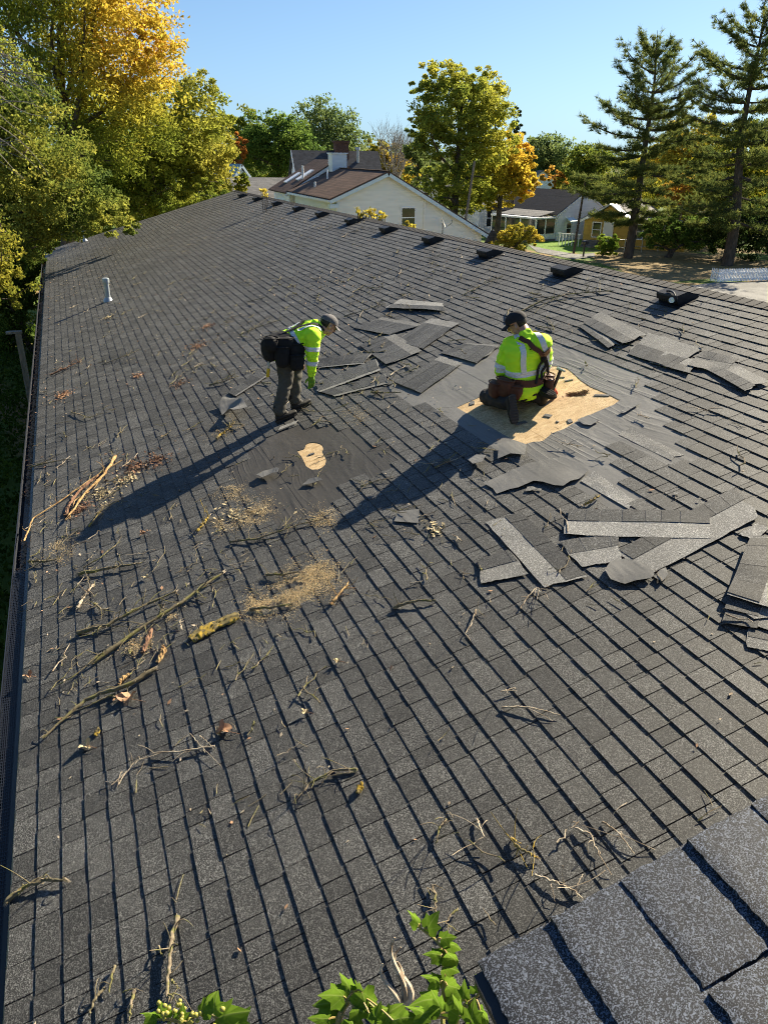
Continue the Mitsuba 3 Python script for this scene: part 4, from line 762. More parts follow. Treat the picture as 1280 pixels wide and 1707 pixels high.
def fuse(parts, edge=.018, it=6, wr=0., seed=0, freq=14.):
    M = m3.Manifold.batch_boolean(parts, m3.OpType.Add).refine_to_length(edge); m = M.to_mesh()
    t = trimesh.Trimesh(np.array(m.vert_properties[:, :3]), np.array(m.tri_verts), process=True); t.merge_vertices()
    trimesh.smoothing.filter_taubin(t, .5, -.52, it)
    if wr:
        n = t.vertex_normals; v = t.vertices; f1 = 1 - np.abs(2 * meshkit.noise(v * freq * [1, 1, 1.6], seed) - 1); f2 = meshkit.noise(v * freq * .5, seed + 1)
        t.vertices = v + n * (wr * ((f1 - .55) * 1.4 + (f2 - .5)))[:, None]
    return t
def solid(t, grow=0.):
    v = t.vertices + t.vertex_normals * grow
    return m3.Manifold(m3.Mesh(vert_properties=np.array(v, np.float32), tri_verts=np.array(t.faces, np.uint32)))
def tm(M): m = M.to_mesh(); return np.array(m.vert_properties[:, :3], float), np.array(m.tri_verts)
def slabcut(t, c, axis, width, box=.6, grow=.004, inner=-.004):
    """the ring of a garment that lies within width of the plane through c across axis, standing proud of the cloth"""
    a = nrm(axis); x = nrm(np.cross(a, [.3, .5, .8])); y = np.cross(a, x)
    B = m3.Manifold.cube([box, box, width], True).transform(np.c_[np.stack([x, y, a], 1), c].tolist())
    return solid(t, grow) ^ B
def strap(t, pts, w, th, off=.004):
    """a flat strap laid along pts, drawn down to the garment's surface"""
    from scipy.spatial import cKDTree
    L = smoothline(pts, 26); _, i = cKDTree(t.vertices).query(L); p = np.array(t.vertices[i]); n = np.array(t.vertex_normals[i])
    for _ in range(3): p[1:-1] = (p[:-2] + 2 * p[1:-1] + p[2:]) / 4; n[1:-1] = nrm(n[:-2] + 2 * n[1:-1] + n[2:])
    d = nrm(np.gradient(p, axis=0)); s = nrm(np.cross(d, n)); p = p + n * off
    v = np.stack([p - s * w / 2, p + s * w / 2, p + s * w / 2 + n * th, p - s * w / 2 + n * th], 1).reshape(-1, 3); f = []
    for k in range(len(p) - 1):
        for j in range(4): f.append([4 * k + j, 4 * k + (j + 1) % 4, 4 * k + 4 + (j + 1) % 4, 4 * k + 4 + j])
    f += [[3, 2, 1, 0], [4 * len(p) - 4, 4 * len(p) - 3, 4 * len(p) - 2, 4 * len(p) - 1]]
    return v, np.array(f)
def hand(w, d, nrmal, side, s=1.0, curl=.5):
    """palm, four unequal bent fingers and a thumb from the side of the palm; d along the hand, nrmal out of its back"""
    d = nrm(d); n = nrm(np.asarray(nrmal) - d * (np.asarray(nrmal) @ d)); x = np.cross(d, n) * side; w = np.asarray(w, float)
    kn = [w + d * .085 * s + x * o * s for o in (.030, .011, -.009, -.027)]
    parts = [m3.Manifold.batch_hull([blob(w + x * .018 * s, .017 * s, 10), blob(w - x * .018 * s, .017 * s, 10), blob(kn[0], .012 * s, 10), blob(kn[3], .011 * s, 10)])]
    for b, L in zip(kn, (.068, .078, .072, .056)):
        p, q = b, d; pts = [b]
        for k, fr in enumerate((.45, .32, .23)):
            a = curl * (.35 + .55 * k); q = nrm(d * math.cos(a) - n * math.sin(a)); p = p + q * L * fr * s; pts.append(p)
        parts += [m3.Manifold.batch_hull([blob(pts[k], (.0095 - .001 * k) * s, 9), blob(pts[k + 1], (.0088 - .001 * k) * s, 9)]) for k in range(3)]
    t0 = w + d * .025 * s + x * .028 * s; t1 = t0 + nrm(d * .6 + x * .7 - n * .3) * .036 * s; t2 = t1 + nrm(d * .9 + x * .2 - n * .5) * .030 * s
    return parts + [m3.Manifold.batch_hull([blob(t0, .0125 * s, 9), blob(t1, .0105 * s, 9)]), m3.Manifold.batch_hull([blob(t1, .0105 * s, 9), blob(t2, .0085 * s, 9)])]
def head_parts(c, fwd, upv):
    f = nrm(fwd); u = nrm(np.asarray(upv) - f * (np.asarray(upv) @ f)); s = np.cross(f, u)
    e = lambda a, b, z, r: blob(c + f * a + s * b + u * z, r, 16)
    P = [m3.Manifold.batch_hull([e(-.015, 0, .035, .085), e(.02, 0, .03, .078), e(.03, 0, -.03, .055)]), m3.Manifold.batch_hull([e(.045, 0, -.075, .030), e(.02, .035, -.05, .035), e(.02, -.035, -.05, .035), e(.05, 0, -.01, .045)]),
         m3.Manifold.batch_hull([e(.092, 0, .018, .010), e(.112, 0, -.018, .013), e(.09, .014, -.022, .009), e(.09, -.014, -.022, .009)]), m3.Manifold.batch_hull([e(.08, .03, .032, .014), e(.08, -.03, .032, .014)]),
         m3.Manifold.batch_hull([e(.082, .018, -.05, .009), e(.082, -.018, -.05, .009), e(.088, 0, -.046, .010)])]
    for k in (-1, 1): P.append(m3.Manifold.batch_hull([e(-.005, k * .080, .012, .012), e(-.012, k * .086, -.012, .014), e(-.002, k * .078, -.028, .009)]))
    return P, f, u, s
def cap_on(c, f, u, s, key, mat, tilt=.06, brim=.075, back=False):
    """crown in one dome with a button, and a curved brim"""
    V, Fc = [], []; nu, nv = 8, 24; c = c + u * .040
    for i in range(nu + 1):
        a = i / nu * math.pi / 2
        for j in range(nv):
            b = j / nv * 2 * math.pi; V.append(c + f * .113 * math.cos(a) * math.cos(b) + s * .096 * math.cos(a) * math.sin(b) + u * (.098 * math.sin(a) ** .85))
    for i in range(nu):
        for j in range(nv): Fc.append([i * nv + j, i * nv + (j + 1) % nv, i * nv + nv + (j + 1) % nv, i * nv + nv + j])
    k = put('cap', (np.array(V), np.array(Fc)), mat, key, smooth=50)
    put('button', tm(blob(c + u * .100, .010)), mat, k)
    V, Fc = [], []; n = 13
    for th in (0, -.005):
        for i in range(n):
            b = -1.15 + 2.3 * i / (n - 1)
            for r in (0, 1): x = .104 * math.cos(b) + r * brim * math.cos(b * .75); y = .092 * math.sin(b) + r * .012 * math.sin(b); V.append(c + f * x + s * y + u * (th + .004 - .05 * (r * .5) * 1 - .9 * y * y * (1 + r)))
    m = 2 * n
    for i in range(n - 1): q = [2 * i, 2 * i + 2, 2 * i + 3, 2 * i + 1]; Fc += [q, [x + m for x in q[::-1]], [2 * i + 1, 2 * i + 3, 2 * i + 3 + m, 2 * i + 1 + m]]
    put('brim', (np.array(V), np.array(Fc)), mat, k)
    return k
def boot(ankle, toe_dir, upv, key):
    f = nrm(toe_dir); u = nrm(np.asarray(upv) - f * (np.asarray(upv) @ f)); s = np.cross(f, u); b = np.asarray(ankle, float)
    e = lambda a, y, z, r: blob(b + f * a + s * y + u * z, r, 14)
    P = [m3.Manifold.batch_hull([e(-.045, .018, -.060, .030), e(-.045, -.018, -.060, .030), e(.08, .028, -.062, .028), e(.08, -.028, -.062, .028)]), m3.Manifold.batch_hull([e(.08, .028, -.062, .028), e(.08, -.028, -.062, .028), e(.175, .018, -.066, .024), e(.18, -.012, -.066, .024)]),
         m3.Manifold.batch_hull([e(-.02, 0, .06, .050), e(-.02, 0, -.04, .046), e(.06, 0, -.035, .036)])]
    k = put('boot', fuse(P, .012, 3), 'm_boot', key, smooth=True)
    sh = Polygon([(-.08, -.034), (-.02, -.036), (.03, -.033), (.09, -.046), (.15, -.042), (.195, -.024), (.205, 0), (.195, .026), (.15, .043), (.09, .046), (.03, .034), (-.02, .037), (-.08, .034), (-.092, 0)])
    v, fc = prism(sh, -.104, -.080, lambda x, y, z: b + x[:, None] * f + y[:, None] * s + z[:, None] * u)
    put('sole', (v, fc), 'm_black', k)
    lg = MB()
    for x0 in np.arange(-.07, .19, .028): lg.add(*prism(sh.intersection(Polygon([(x0, -.1), (x0 + .014, -.1), (x0 + .014, .1), (x0, .1)])).buffer(-.002), -.110, -.1045, lambda x, y, z: b + x[:, None] * f + y[:, None] * s + z[:, None] * u))
    put('tread', lg.get(), 'm_boot', k)
    return k
def pouch(c, x, y, z, w, d, h, mat, key, nm='pouch', flare=1.15):
    """an open leather bag: wider at the top, rounded, with a flap edge"""
    x, y, z = nrm(x), nrm(y), nrm(z); e = lambda a, b, q, r: blob(c + x * a + y * b + z * q, r, 10); r = min(.075, w * .40, d * .44, h * .38)
    P = [m3.Manifold.batch_hull([e(sx * (w / 2 - r) * (flare if q > 0 else .82), sy * (d / 2 - r), q * (h / 2 - r), r) for sx in (-1, 1) for sy in (-1, 1) for q in (-1, 1)])]
    k = put(nm, fuse(P, .03, 2, .006, 3, 12), mat, key, smooth=True)
    rim = [c + x * (w / 2 * flare) * math.cos(a) + y * (d / 2) * math.sin(a) * 1.05 + z * (h / 2 - .012) for a in np.linspace(0, 2 * math.pi, 17)]
    put('rim', tube(rim, .007, 6, False), mat, k); return k

def J0(D): return lambda x, y, o=0.: far(x, y, D + o)
def level(P): return P @ _h - CAM @ _h
# --- standing roofer, bent forward over the torn shingles
fr = R(*on_roof(474, 701), .012); fl = R(*on_roof(499, 683), .012); D0 = level(fr); J = J0(D0)
fc = nrm(_r * .80 + _h * .60)                                  # the way he faces
hipC = J(468, 579, .14); sd = np.cross(fc, [0, 0, 1.])         # his right
hipR, hipL = hipC + sd * .10, hipC - sd * .10
neck = J(532, 545, .24); chest = J(514, 556, .20); ax = nrm(neck - hipC); bk = nrm(np.cross(sd, ax)) * 1.0
bk = bk if bk[2] > 0 else -bk
shR, shL = J(522, 560, .02), J(533, 549, .42)
ankR, ankL = fr + RN * .108 - fc * .02, fl + RN * .108 - fc * .02
kneR = (hipR + ankR) / 2 + fc * .05; kneL = (hipL + ankL) / 2 + fc * .14 + [0, 0, .05]
elR, wrR = J(521, 594, .0), J(519, 626, .03); elL, wrL = J(507, 588, .40), kneL + fc * .03 + [0, 0, .10]
hc = J(546, 543, .26); hf = nrm(fc * .92 + _r * .2 - np.array([0, 0, .62])); hu = nrm(np.array([0, 0, 1.]) + fc * .55)
man = thing('person', 'standing roofer bent forward in lime jacket, grey trousers and black tool pouches', 'person')
hp, f_, u_, s_ = head_parts(hc, hf, hu)
body = hp + chain([hc - u_ * .05 - f_ * .03, neck], [.058, .062]) + chain([neck, chest, hipC], [.06, .085, .09]) + chain([shR, elR, wrR], [.045, .040, .032]) + chain([shL, elL, wrL], [.045, .040, .032]) + chain([hipR, kneR, ankR], [.085, .055, .042]) + chain([hipL, kneL, ankL], [.085, .055, .042]) + hand(wrL, fc * .6 - [0, 0, .7], fc * .7 + [0, 0, .7], 1, 1.0, .9)
put('body', fuse(body, .012, 4), 'm_skin', man, smooth=True)
jk = chain([neck - ax * .02, neck - ax * .10], [.075, .11]) + [m3.Manifold.batch_hull([blob(shR - ax * .01, .085), blob(shL - ax * .01, .085), blob(neck - ax * .06, .10), blob(chest + sd * .08, .12), blob(chest - sd * .08, .12)]),
      m3.Manifold.batch_hull([blob(chest + sd * .08, .12), blob(chest - sd * .08, .12), blob(hipC + ax * .14 + sd * .06, .13), blob(hipC + ax * .14 - sd * .06, .13)]), m3.Manifold.batch_hull([blob(hipC + ax * .14 + sd * .06, .13), blob(hipC + ax * .14 - sd * .06, .13), blob(hipC - ax * .03 + sd * .08, .145), blob(hipC - ax * .03 - sd * .08, .145)])]
jk += chain([shR, (shR + elR) / 2, elR, elR * .4 + wrR * .6, wrR + nrm(elR - wrR) * .03], [.085, .078, .066, .060, .045]) + chain([shL, elL, wrL], [.085, .066, .048])
jm = fuse(jk, .016, 5, .012, 4, 13); put('jacket', jm, 'm_hivis', man, smooth=True)
put('hood', fuse(chain([neck + sd * .07 - ax * .03 + bk * .02, neck + bk * .07 - ax * .01, neck - sd * .07 - ax * .03 + bk * .02], [.035, .045, .035]), .015, 4, .006, 9), 'm_hivis', man, smooth=True)
torso = fuse(jk[:4], .03, 5); sl = fuse(jk[4:8], .03, 5)
put('reflective_band', tm(slabcut(jm, hipC + ax * .20, ax, .05, .52)), 'm_band', man, label='silver waist band')
for o in (.105, -.105):
    put('reflective_band', strap(jm, [hipC + ax * .23 + sd * o + bk * .15, chest + sd * o + bk * .14, (shR if o > 0 else shL) * .6 + neck * .4 + bk * .10, (shR if o > 0 else shL) * .7 + neck * .3 + ax * .09], .05, .003, .008), 'm_band', man)
for k_ in (.55, 1.25):
    a_, b_ = (shR, elR) if k_ < 1 else (elR, wrR); fr_ = k_ % 1; put('sleeve_band', tm(slabcut(jm, a_ + (b_ - a_) * (.62 if k_ < 1 else .30), b_ - a_, .05, .24)), 'm_band', man)
for i in range(4):
    q = chest + ax * (.03 - .03 * i) + bk * .14 - sd * .02; put('print', strap(jm, [q - sd * .09, q - sd * .03], .013, .001, .0025), 'm_print', man)
tr_ = [m3.Manifold.batch_hull([blob(hipR, .125), blob(hipL, .125), blob(hipC + ax * .08, .13)])] + chain([hipR, kneR, ankR + RN * .03], [.118, .082, .072]) + chain([hipL, kneL, ankL + RN * .03], [.118, .082, .072])
put('trousers', fuse(tr_, .016, 5, .014, 7, 12), 'm_khaki', man, smooth=True)
boot(ankR, fc * .92 + _r * .25 - RN * (fc @ RN), RN, man); boot(ankL, fc - RN * (fc @ RN), RN, man)
gm_ = hand(wrR, [0, 0, -1], sd, 1, 1.1, .7) + [capsule(wrR, wrR - [0, 0, .03], .034, .032)]; put('glove', fuse(gm_, .006, 3), 'm_glove', man, smooth=True)
ck = cap_on(hc, f_, u_, s_, man, 'm_capcamo')
bm_ = fuse(hp, .009, 3); put('hair', tm(solid(bm_, .005) ^ m3.Manifold.cube([.075, .24, .10], True).transform(np.c_[np.stack([f_, s_, u_], 1), hc - f_ * .072 + u_ * .005].tolist())), 'm_hair', man)
bw = hipC + ax * .06; ringp = lambda c, a, r1, r2, n=26: [c + sd * r1 * math.cos(q) + np.cross(a, sd) * r2 * math.sin(q) for q in np.linspace(0, 2 * math.pi, n)]
belt = put('tool_belt', MB().add(*strap(jm, ringp(bw, ax, .22, .19), .13, .014, .006)).get(), 'm_blackcloth', man, label='black tool belt with bulging pouches')
for (c_, w, d, h) in ((bw + sd * .20 - [0, 0, .05] + fc * .03, .20, .14, .24), (bw + sd * .18 - fc * .15 - [0, 0, .08], .17, .15, .26), (bw - fc * .22 - [0, 0, .02] + sd * .03, .22, .17, .27), (bw + sd * .25 - [0, 0, .15] + fc * .0, .18, .12, .20), (bw - fc * .25 + [0, 0, .06] + sd * .12, .17, .15, .18), (bw + sd * .17 + [0, 0, .06] - fc * .10, .20, .13, .16), (bw - sd * .22 - [0, 0, .06], .18, .12, .26)):
    out = nrm((c_ - bw) * [1, 1, 0]); pouch(c_, np.cross(out, [0, 0, 1]), out, [0, 0, 1.], w, d, h, 'm_blackcloth', belt)
for o in (-1, 1): put('suspender', strap(jm, [bw + bk * .16 + sd * .02 * o, chest + bk * .15 + sd * .05 * o, neck - ax * .03 + sd * .11 * o + bk * .08, neck + ax * .02 + sd * .13 * o - bk * .03], .035, .007, .014), 'm_blackcloth', man)
ht = thing('hammer', 'yellow handled hammer hanging in the standing roofer\'s black pouch', 'hammer'); a_ = J(446, 628, -.02); b_ = J(449, 604, -.02)
put('handle', tube([a_, a_ * .55 + b_ * .45, a_ * .4 + b_ * .6], [.018, .02, .017], 10), 'm_yellowgrip', ht); put('shaft', tube([a_ * .4 + b_ * .6, b_], [.011, .011], 8), 'm_galv', ht); put('head', tube([b_ - _h * .07, b_ - _h * .02, b_ + _h * .06], [.02, .014, .008], 8), 'm_galv', ht)

# --- kneeling roofer at the bare board
D0 = level(R(*on_roof(852, 690), 0)); J = J0(D0)
fc = nrm(-_r * .48 + _h * .88); sd = np.cross(fc, [0, 0, 1.])
sit = lambda x, y, h: R(*on_roof(x, y), h)
kneL, kneR = sit(816, 672, .075), None
hipC = J(872, 646, .10); hipR, hipL = hipC + sd * .11, hipC - sd * .11
kneR = hipR + fc * .34; q = on_roof(*[float(t) for t in np.array([640 + F_PX * ((kneR - CAM) @ RGT) / ((kneR - CAM) @ FWD), 853.5 - F_PX * ((kneR - CAM) @ UP) / ((kneR - CAM) @ FWD)])]); dz = (kneR - np.array([0, 0, ZE])) @ RN; kneR = kneR - RN * (dz - .08)
ankL = sit(851, 699, .185); ankR = hipR - fc * .12; dz = (ankR - np.array([0, 0, ZE])) @ RN; ankR = ankR - RN * (dz - .085)
neck = J(877, 561, .06); chest = J(876, 588, .06); ax = nrm(neck - hipC); bk = -nrm(fc - ax * (fc @ ax))
shL, shR = J(850, 577, .14), J(904, 572, .0)
elL, wrL = J(836, 617, .16), J(846, 634, .46); elR, wrR = J(908, 606, .12), J(880, 632, .42)
hc = J(863, 541, .16); hf = nrm(-_r * .70 + _h * .42 - np.array([0, 0, .42])); hu = np.array([0, 0, 1.]) - _r * .15
man = thing('person', 'kneeling roofer in lime jacket with brown leather tool belt on the bare board', 'person')
hp, f_, u_, s_ = head_parts(hc, hf, hu)
body = hp + chain([hc - u_ * .05 - f_ * .03, neck], [.060, .065]) + chain([neck, chest, hipC], [.06, .085, .09]) + chain([shR, elR, wrR], [.045, .040, .032]) + chain([shL, elL, wrL], [.045, .040, .032]) + chain([hipR, kneR, ankR], [.085, .055, .042]) + chain([hipL, kneL, ankL], [.085, .055, .042])
body += hand(wrL, fc - [0, 0, .5], [0, 0, 1.], 1, 1.0, .8) + hand(wrR, fc - [0, 0, .5], [0, 0, 1.], -1, 1.0, .8)
put('body', fuse(body, .012, 4), 'm_skin', man, smooth=True)
jk = chain([neck + ax * .0, neck - ax * .09], [.082, .12]) + [m3.Manifold.batch_hull([blob(shR - sd * .02, .088), blob(shL + sd * .02, .088), blob(neck - ax * .07, .11), blob(chest + sd * .09, .122), blob(chest - sd * .09, .122)]),
      m3.Manifold.batch_hull([blob(chest + sd * .09, .122), blob(chest - sd * .09, .122), blob(hipC + ax * .13 + sd * .07, .125), blob(hipC + ax * .13 - sd * .07, .125)]), m3.Manifold.batch_hull([blob(hipC + ax * .13 + sd * .07, .125), blob(hipC + ax * .13 - sd * .07, .125), blob(hipC + ax * .01 + sd * .06 + bk * .04, .128), blob(hipC + ax * .01 - sd * .06 + bk * .04, .128)])]
jk += chain([shR, (shR + elR) / 2, elR, wrR], [.092, .085, .074, .052]) + chain([shL, (shL + elL) / 2, elL, wrL], [.092, .085, .074, .052])
jm = fuse(jk, .016, 5, .013, 14, 12); put('jacket', jm, 'm_hivis', man, smooth=True)
put('hood', fuse(chain([neck + sd * .085 - ax * .03 + bk * .0, neck + sd * .04 + bk * .085 - ax * .04, neck - sd * .04 + bk * .085 - ax * .04, neck - sd * .085 - ax * .03], [.04, .055, .055, .04]), .015, 4, .008, 19), 'm_hivis', man, smooth=True)
put('reflective_band', tm(slabcut(jm, hipC + ax * .19, ax, .055, .56)), 'm_band', man, label='silver waist band')
for o in (.12, -.12): put('reflective_band', strap(jm, [hipC + ax * .22 + sd * o + bk * .16, chest + sd * o * 1.1 + bk * .15, (shR if o > 0 else shL) * .62 + neck * .38 + bk * .1, (shR if o > 0 else shL) * .65 + neck * .35 + ax * .09 - bk * .02], .055, .003, .008), 'm_band', man)
for a_, b_, nm in ((shL, elL, 0), (shR, elR, 1)): put('sleeve_band', tm(slabcut(jm, a_ + (b_ - a_) * .82, b_ - a_, .05, .24)), 'm_band', man)
for i in range(3): q = neck - ax * .05 + bk * .12 + sd * .02; put('print', strap(jm, [q - ax * .02 * i - sd * .07, q - ax * .02 * i - sd * .02], .009, .001, .0025), 'm_print', man)
tr_ = [m3.Manifold.batch_hull([blob(hipR, .135), blob(hipL, .135), blob(hipC + ax * .02 + bk * .03, .14)])] + chain([hipR, kneR, ankR], [.125, .09, .068]) + chain([hipL, kneL, ankL], [.12, .088, .068])
put('trousers', fuse(tr_, .016, 5, .014, 17, 12), 'm_darkcloth', man, smooth=True)
dn_ = nrm(ankL - kneL); boot(ankL + dn_ * .05, -RN + dn_ * .35 - _r * .2, -dn_ + RN * -.1, man)
dn_ = nrm(ankR - kneR); boot(ankR + dn_ * .03, nrm(-fc - RN * (-fc @ RN)) - RN * .12, -RN, man)
cap_on(hc, f_, u_, s_, man, 'm_cap')
bm_ = fuse(hp, .009, 3); put('hair', tm(solid(bm_, .005) ^ m3.Manifold.cube([.075, .24, .10], True).transform(np.c_[np.stack([f_, s_, u_], 1), hc - f_ * .072 + u_ * .005].tolist())), 'm_hair', man)
gl = MB()
for k in (-1, 1): gl.tube([hc + f_ * .105 + s_ * .012 * k + u_ * .02, hc + f_ * .10 + s_ * .05 * k + u_ * .022, hc + f_ * .08 + s_ * .075 * k + u_ * .022, hc - f_ * .005 + s_ * .088 * k + u_ * .02], .0045, 5)
put('glasses', gl.get(), 'm_black', man)
bw = hipC + ax * .10
belt = put('tool_belt', MB().add(*strap(jm, ringp(bw, ax, .25, .21), .07, .012, .006)).get(), 'm_leather', man, label='brown leather tool belt with pouches')
for (c_, w, d, h, mt) in ((bw - sd * .25 - [0, 0, .06] + bk * .03, .20, .12, .20, 'm_leather'), (bw - sd * .20 + bk * .13 - [0, 0, .08], .15, .09, .15, 'm_leather'), (bw - sd * .29 - [0, 0, .10] + fc * .08, .17, .11, .17, 'm_leather'), (bw + sd * .26 - [0, 0, .07] + bk * .05, .18, .13, .22, 'm_leather'), (bw + sd * .20 + bk * .16 - [0, 0, .05], .12, .08, .15, 'm_leather')):
    out = nrm((c_ - bw) * [1, 1, 0]); pouch(c_, np.cross(out, [0, 0, 1]), out, [0, 0, 1.], w, d, h, mt, belt)
hub = chest + sd * .085 + bk * .17 + ax * .03
put('suspender', strap(jm, [neck + sd * .13 + ax * .05 - bk * .02, neck + sd * .12 - ax * .02 + bk * .1, hub], .05, .010, .018), 'm_tan', man, label='tan padded shoulder strap')
put('suspender', strap(jm, [neck - sd * .13 + ax * .03 + bk * .04, neck - sd * .03 - ax * .06 + bk * .12, hub], .045, .010, .018), 'm_leather', man)
for e_ in (bw + sd * .02 + bk * .2, bw + sd * .12 + bk * .2, bw + sd * .22 + bk * .12): put('suspender', strap(jm, [hub, (hub + e_) / 2 + bk * .03, e_], .028, .007, .016), 'm_blackcloth', man)
put('strap_pad', fuse([m3.Manifold.batch_hull([blob(hub + ax * o, .032) for o in (.04, -.05)])], .012, 3), 'm_blackcloth', man, smooth=True)
ht = thing('nail_gun', 'red tool hanging at the right hip of the kneeling roofer', 'tool'); a_ = bw + sd * .29 + bk * .10 - [0, 0, .12]
put('body', fuse([capsule(a_ + [0, 0, .06], a_ - [0, 0, .08] + bk * .03, .032, .026), capsule(a_ + [0, 0, .03], a_ + sd * .07 - [0, 0, .05], .022, .018)], .01, 2), 'm_redplastic', ht, smooth=True); put('nose', tube([a_ - [0, 0, .08] + bk * .03, a_ - [0, 0, .16] + bk * .05], [.014, .010], 8), 'm_galv', ht)
ht = thing('hammer', 'black handled hammer in the kneeling roofer\'s brown belt', 'hammer'); a_ = bw + sd * .24 + bk * .20 + [0, 0, .08]
put('handle', tube([a_ - [0, 0, .2] - bk * .03, a_ + sd * .05 + [0, 0, .02]], [.014, .018], 8), 'm_black', ht); put('head', tube([a_ + sd * .055 + [0, 0, .03] - bk * .05, a_ + sd * .055 + [0, 0, .03] + bk * .06], [.018, .01], 8), 'm_galv', ht)
# ---------------------------------------------------------------- torn shingles and felt lying about
def strip(px, hts, label, group='loose shingle strips', name='shingle_strip', frac=.46, seed=0, dark=True, under=0.):
    """a strip shingle: px = butt edge start and end, then headlap end and start; hts = heights of those corners"""
    q = roofpoly(px); t = thing(name, label, 'shingle', group); rs = np.random.default_rng(seed); hts = np.asarray(hts, float) * .34 + .0115
    def S(a, b, lift):           # a along the butt edge, b from butt (0) to headlap (1)
        a, b, lift = np.broadcast_arrays(a, b, lift); w = [(1 - a) * (1 - b), a * (1 - b), a * b, (1 - a) * b]
        p = sum(w[i][..., None] * q[i] for i in range(4)); h = sum(w[i] * hts[i] for i in range(4)); sag = np.minimum(h - .013, .04) * (meshkit.noise(np.stack([a * 3, b * 2, a * 0 + seed], -1), seed) * .7 - .3)
        return R(p[..., 0], p[..., 1], h - sag + lift)
    def sheet(a0, a1, b0, b1, t0, t1, n=14, m=5, rag=.0):
        ga, gb = np.meshgrid(np.linspace(a0, a1, n), np.linspace(b0, b1, m), indexing='ij')
        if rag: ga = ga + rag * rs.normal(0, 1, (1, m)) * ((ga == a0) | (ga == a1)); gb = gb + rag * .5 * rs.normal(0, 1, (n, 1)) * (gb == b1)
        tp, bt = S(ga, gb, np.full(ga.shape, t1)).reshape(-1, 3), S(ga, gb, np.full(ga.shape, t0)).reshape(-1, 3); i, j = np.meshgrid(np.arange(n - 1), np.arange(m - 1), indexing='ij')
        f = np.stack([i * m + j, (i + 1) * m + j, (i + 1) * m + j + 1, i * m + j + 1], -1).reshape(-1, 4); f = np.vstack([f[:, [0, 1, 2]], f[:, [0, 2, 3]]]); N = n * m
        rim = np.r_[np.arange(n) * m, (n - 1) * m + np.arange(1, m), np.arange(n - 2, -1, -1) * m + m - 1, np.arange(m - 2, 0, -1)]; nx = np.roll(rim, -1)
        if np.cross(tp[m] - tp[0], tp[1] - tp[0]) @ RN < 0: f = f[:, ::-1]
        return np.vstack([tp, bt]), np.vstack([f, f[:, ::-1] + N, np.stack([rim, rim + N, nx + N], 1), np.stack([rim, nx + N, nx], 1)])
    v, f = sheet(0, 1, 0, 1, 0, .0022, rag=.02); put('backing', (v, f), 'm_headlap', t, uv=np.full((len(v), 2), rs.random()))
    if dark:
        L = np.linalg.norm(q[1] - q[0]); a = 0.
        while a < 1:
            b = min(1., a + rs.uniform(.11, .22) / L); th = .0062 if rs.random() < .5 else .0042
            if b - a > .02: v, f = sheet(a + .002 / L, b - .002 / L, -.004, frac, .0023, th, 5, 3); put('tab', (v, f), 'm_shingle', t, uv=np.full((len(v), 2), rs.random()))
            a = b
    return t
strip([(972, 541), (1038, 579), (1078, 561), (1002, 522)], [.05, .11, .05, .03], 'curled grey shingle strip, uppermost of the lifted row right of the kneeling roofer', seed=1)
strip([(965, 546), (1014, 584), (1032, 577), (985, 541)], [.02, .08, .06, .02], 'dark shingle strip sticking out under the curled strip', seed=2)
strip([(1046, 592), (1118, 617), (1172, 585), (1082, 557)], [.02, .05, .03, .03], 'long pale shingle strip in the middle of the lifted row', seed=3)
strip([(1083, 607), (1150, 627), (1158, 603), (1112, 589)], [.03, .05, .02, .05], 'short shingle piece with a pale corner in the lifted row', seed=4)
strip([(1172, 590), (1232, 603), (1205, 625), (1144, 613)], [.06, .07, .05, .05], 'broken pale shingle piece lying upside the lifted row', seed=5, frac=.4)
strip([(1176, 618), (1240, 656), (1282, 641), (1218, 606)], [.02, .09, .05, .05], 'lowest curled strip of the lifted row, at the right edge', seed=6)
strip([(949, 853), (1185, 857), (1187, 903), (943, 896)], [.05, .04, .035, .05], 'long shingle strip lying level, dark tabs on its upper side, right of centre', seed=7)
strip([(1032, 921), (1222, 818), (1272, 862), (1090, 959)], [.02, .03, .03, .025], 'long pale strip lying slantwise under the level one', seed=8, frac=.42)
strip([(933, 906), (1030, 889), (1035, 937), (969, 949)], [.015, .02, .02, .02], 'short broken shingle piece left of the slanting strip', seed=9, frac=.5)
strip([(976, 962), (870, 858), (809, 873), (908, 983)], [.02, .02, .02, .03], 'long shingle strip lying across the courses with its pale half to the left', seed=10)
strip([(797, 938), (848, 920), (882, 961), (803, 977)], [.015, .015, .03, .03], 'small square shingle piece left of the crosswise strip', seed=11)
for i, o in enumerate((0, .035, .07)):
    strip([(1203 + 5 * i, 1043 - 22 * i), (1256 - 3 * i, 897 + 5 * i), (1345, 905), (1312, 1064 - 16 * i)], [.03 + o, .015 + o, .02 + o, .04 + o], ['bottom', 'middle', 'top'][i] + ' strip of the shingle stack cut by the right edge', 'stacked shingle strips', seed=20 + i, frac=.55)
strip([(1232, 893), (1262, 876), (1282, 884), (1258, 906)], [.02] * 4, 'small pale shingle piece above the stack at the right edge', seed=13, dark=False)
strip([(1247, 1050), (1300, 1062), (1300, 1092), (1246, 1082)], [.01] * 4, 'shingle piece poking out under the stack at the right edge', seed=14)
strip([(645, 517), (742, 522), (738, 507), (668, 500)], [.10, .10, .02, .02], 'humped shingle strip lifted behind the two roofers', seed=15)
strip([(600, 578), (645, 611), (703, 586), (655, 556)], [.03, .06, .04, .02], 'big torn shingle sheet between the two roofers', seed=16, frac=.7)
strip([(590, 548), (648, 561), (708, 543), (640, 531)], [.02, .05, .03, .03], 'flat torn strip above the big torn sheet', seed=17, frac=.8)
strip([(661, 570), (706, 584), (765, 541), (718, 532)], [.02, .03, .05, .02], 'torn strip bending up right of the big torn sheet', seed=18, frac=.8)
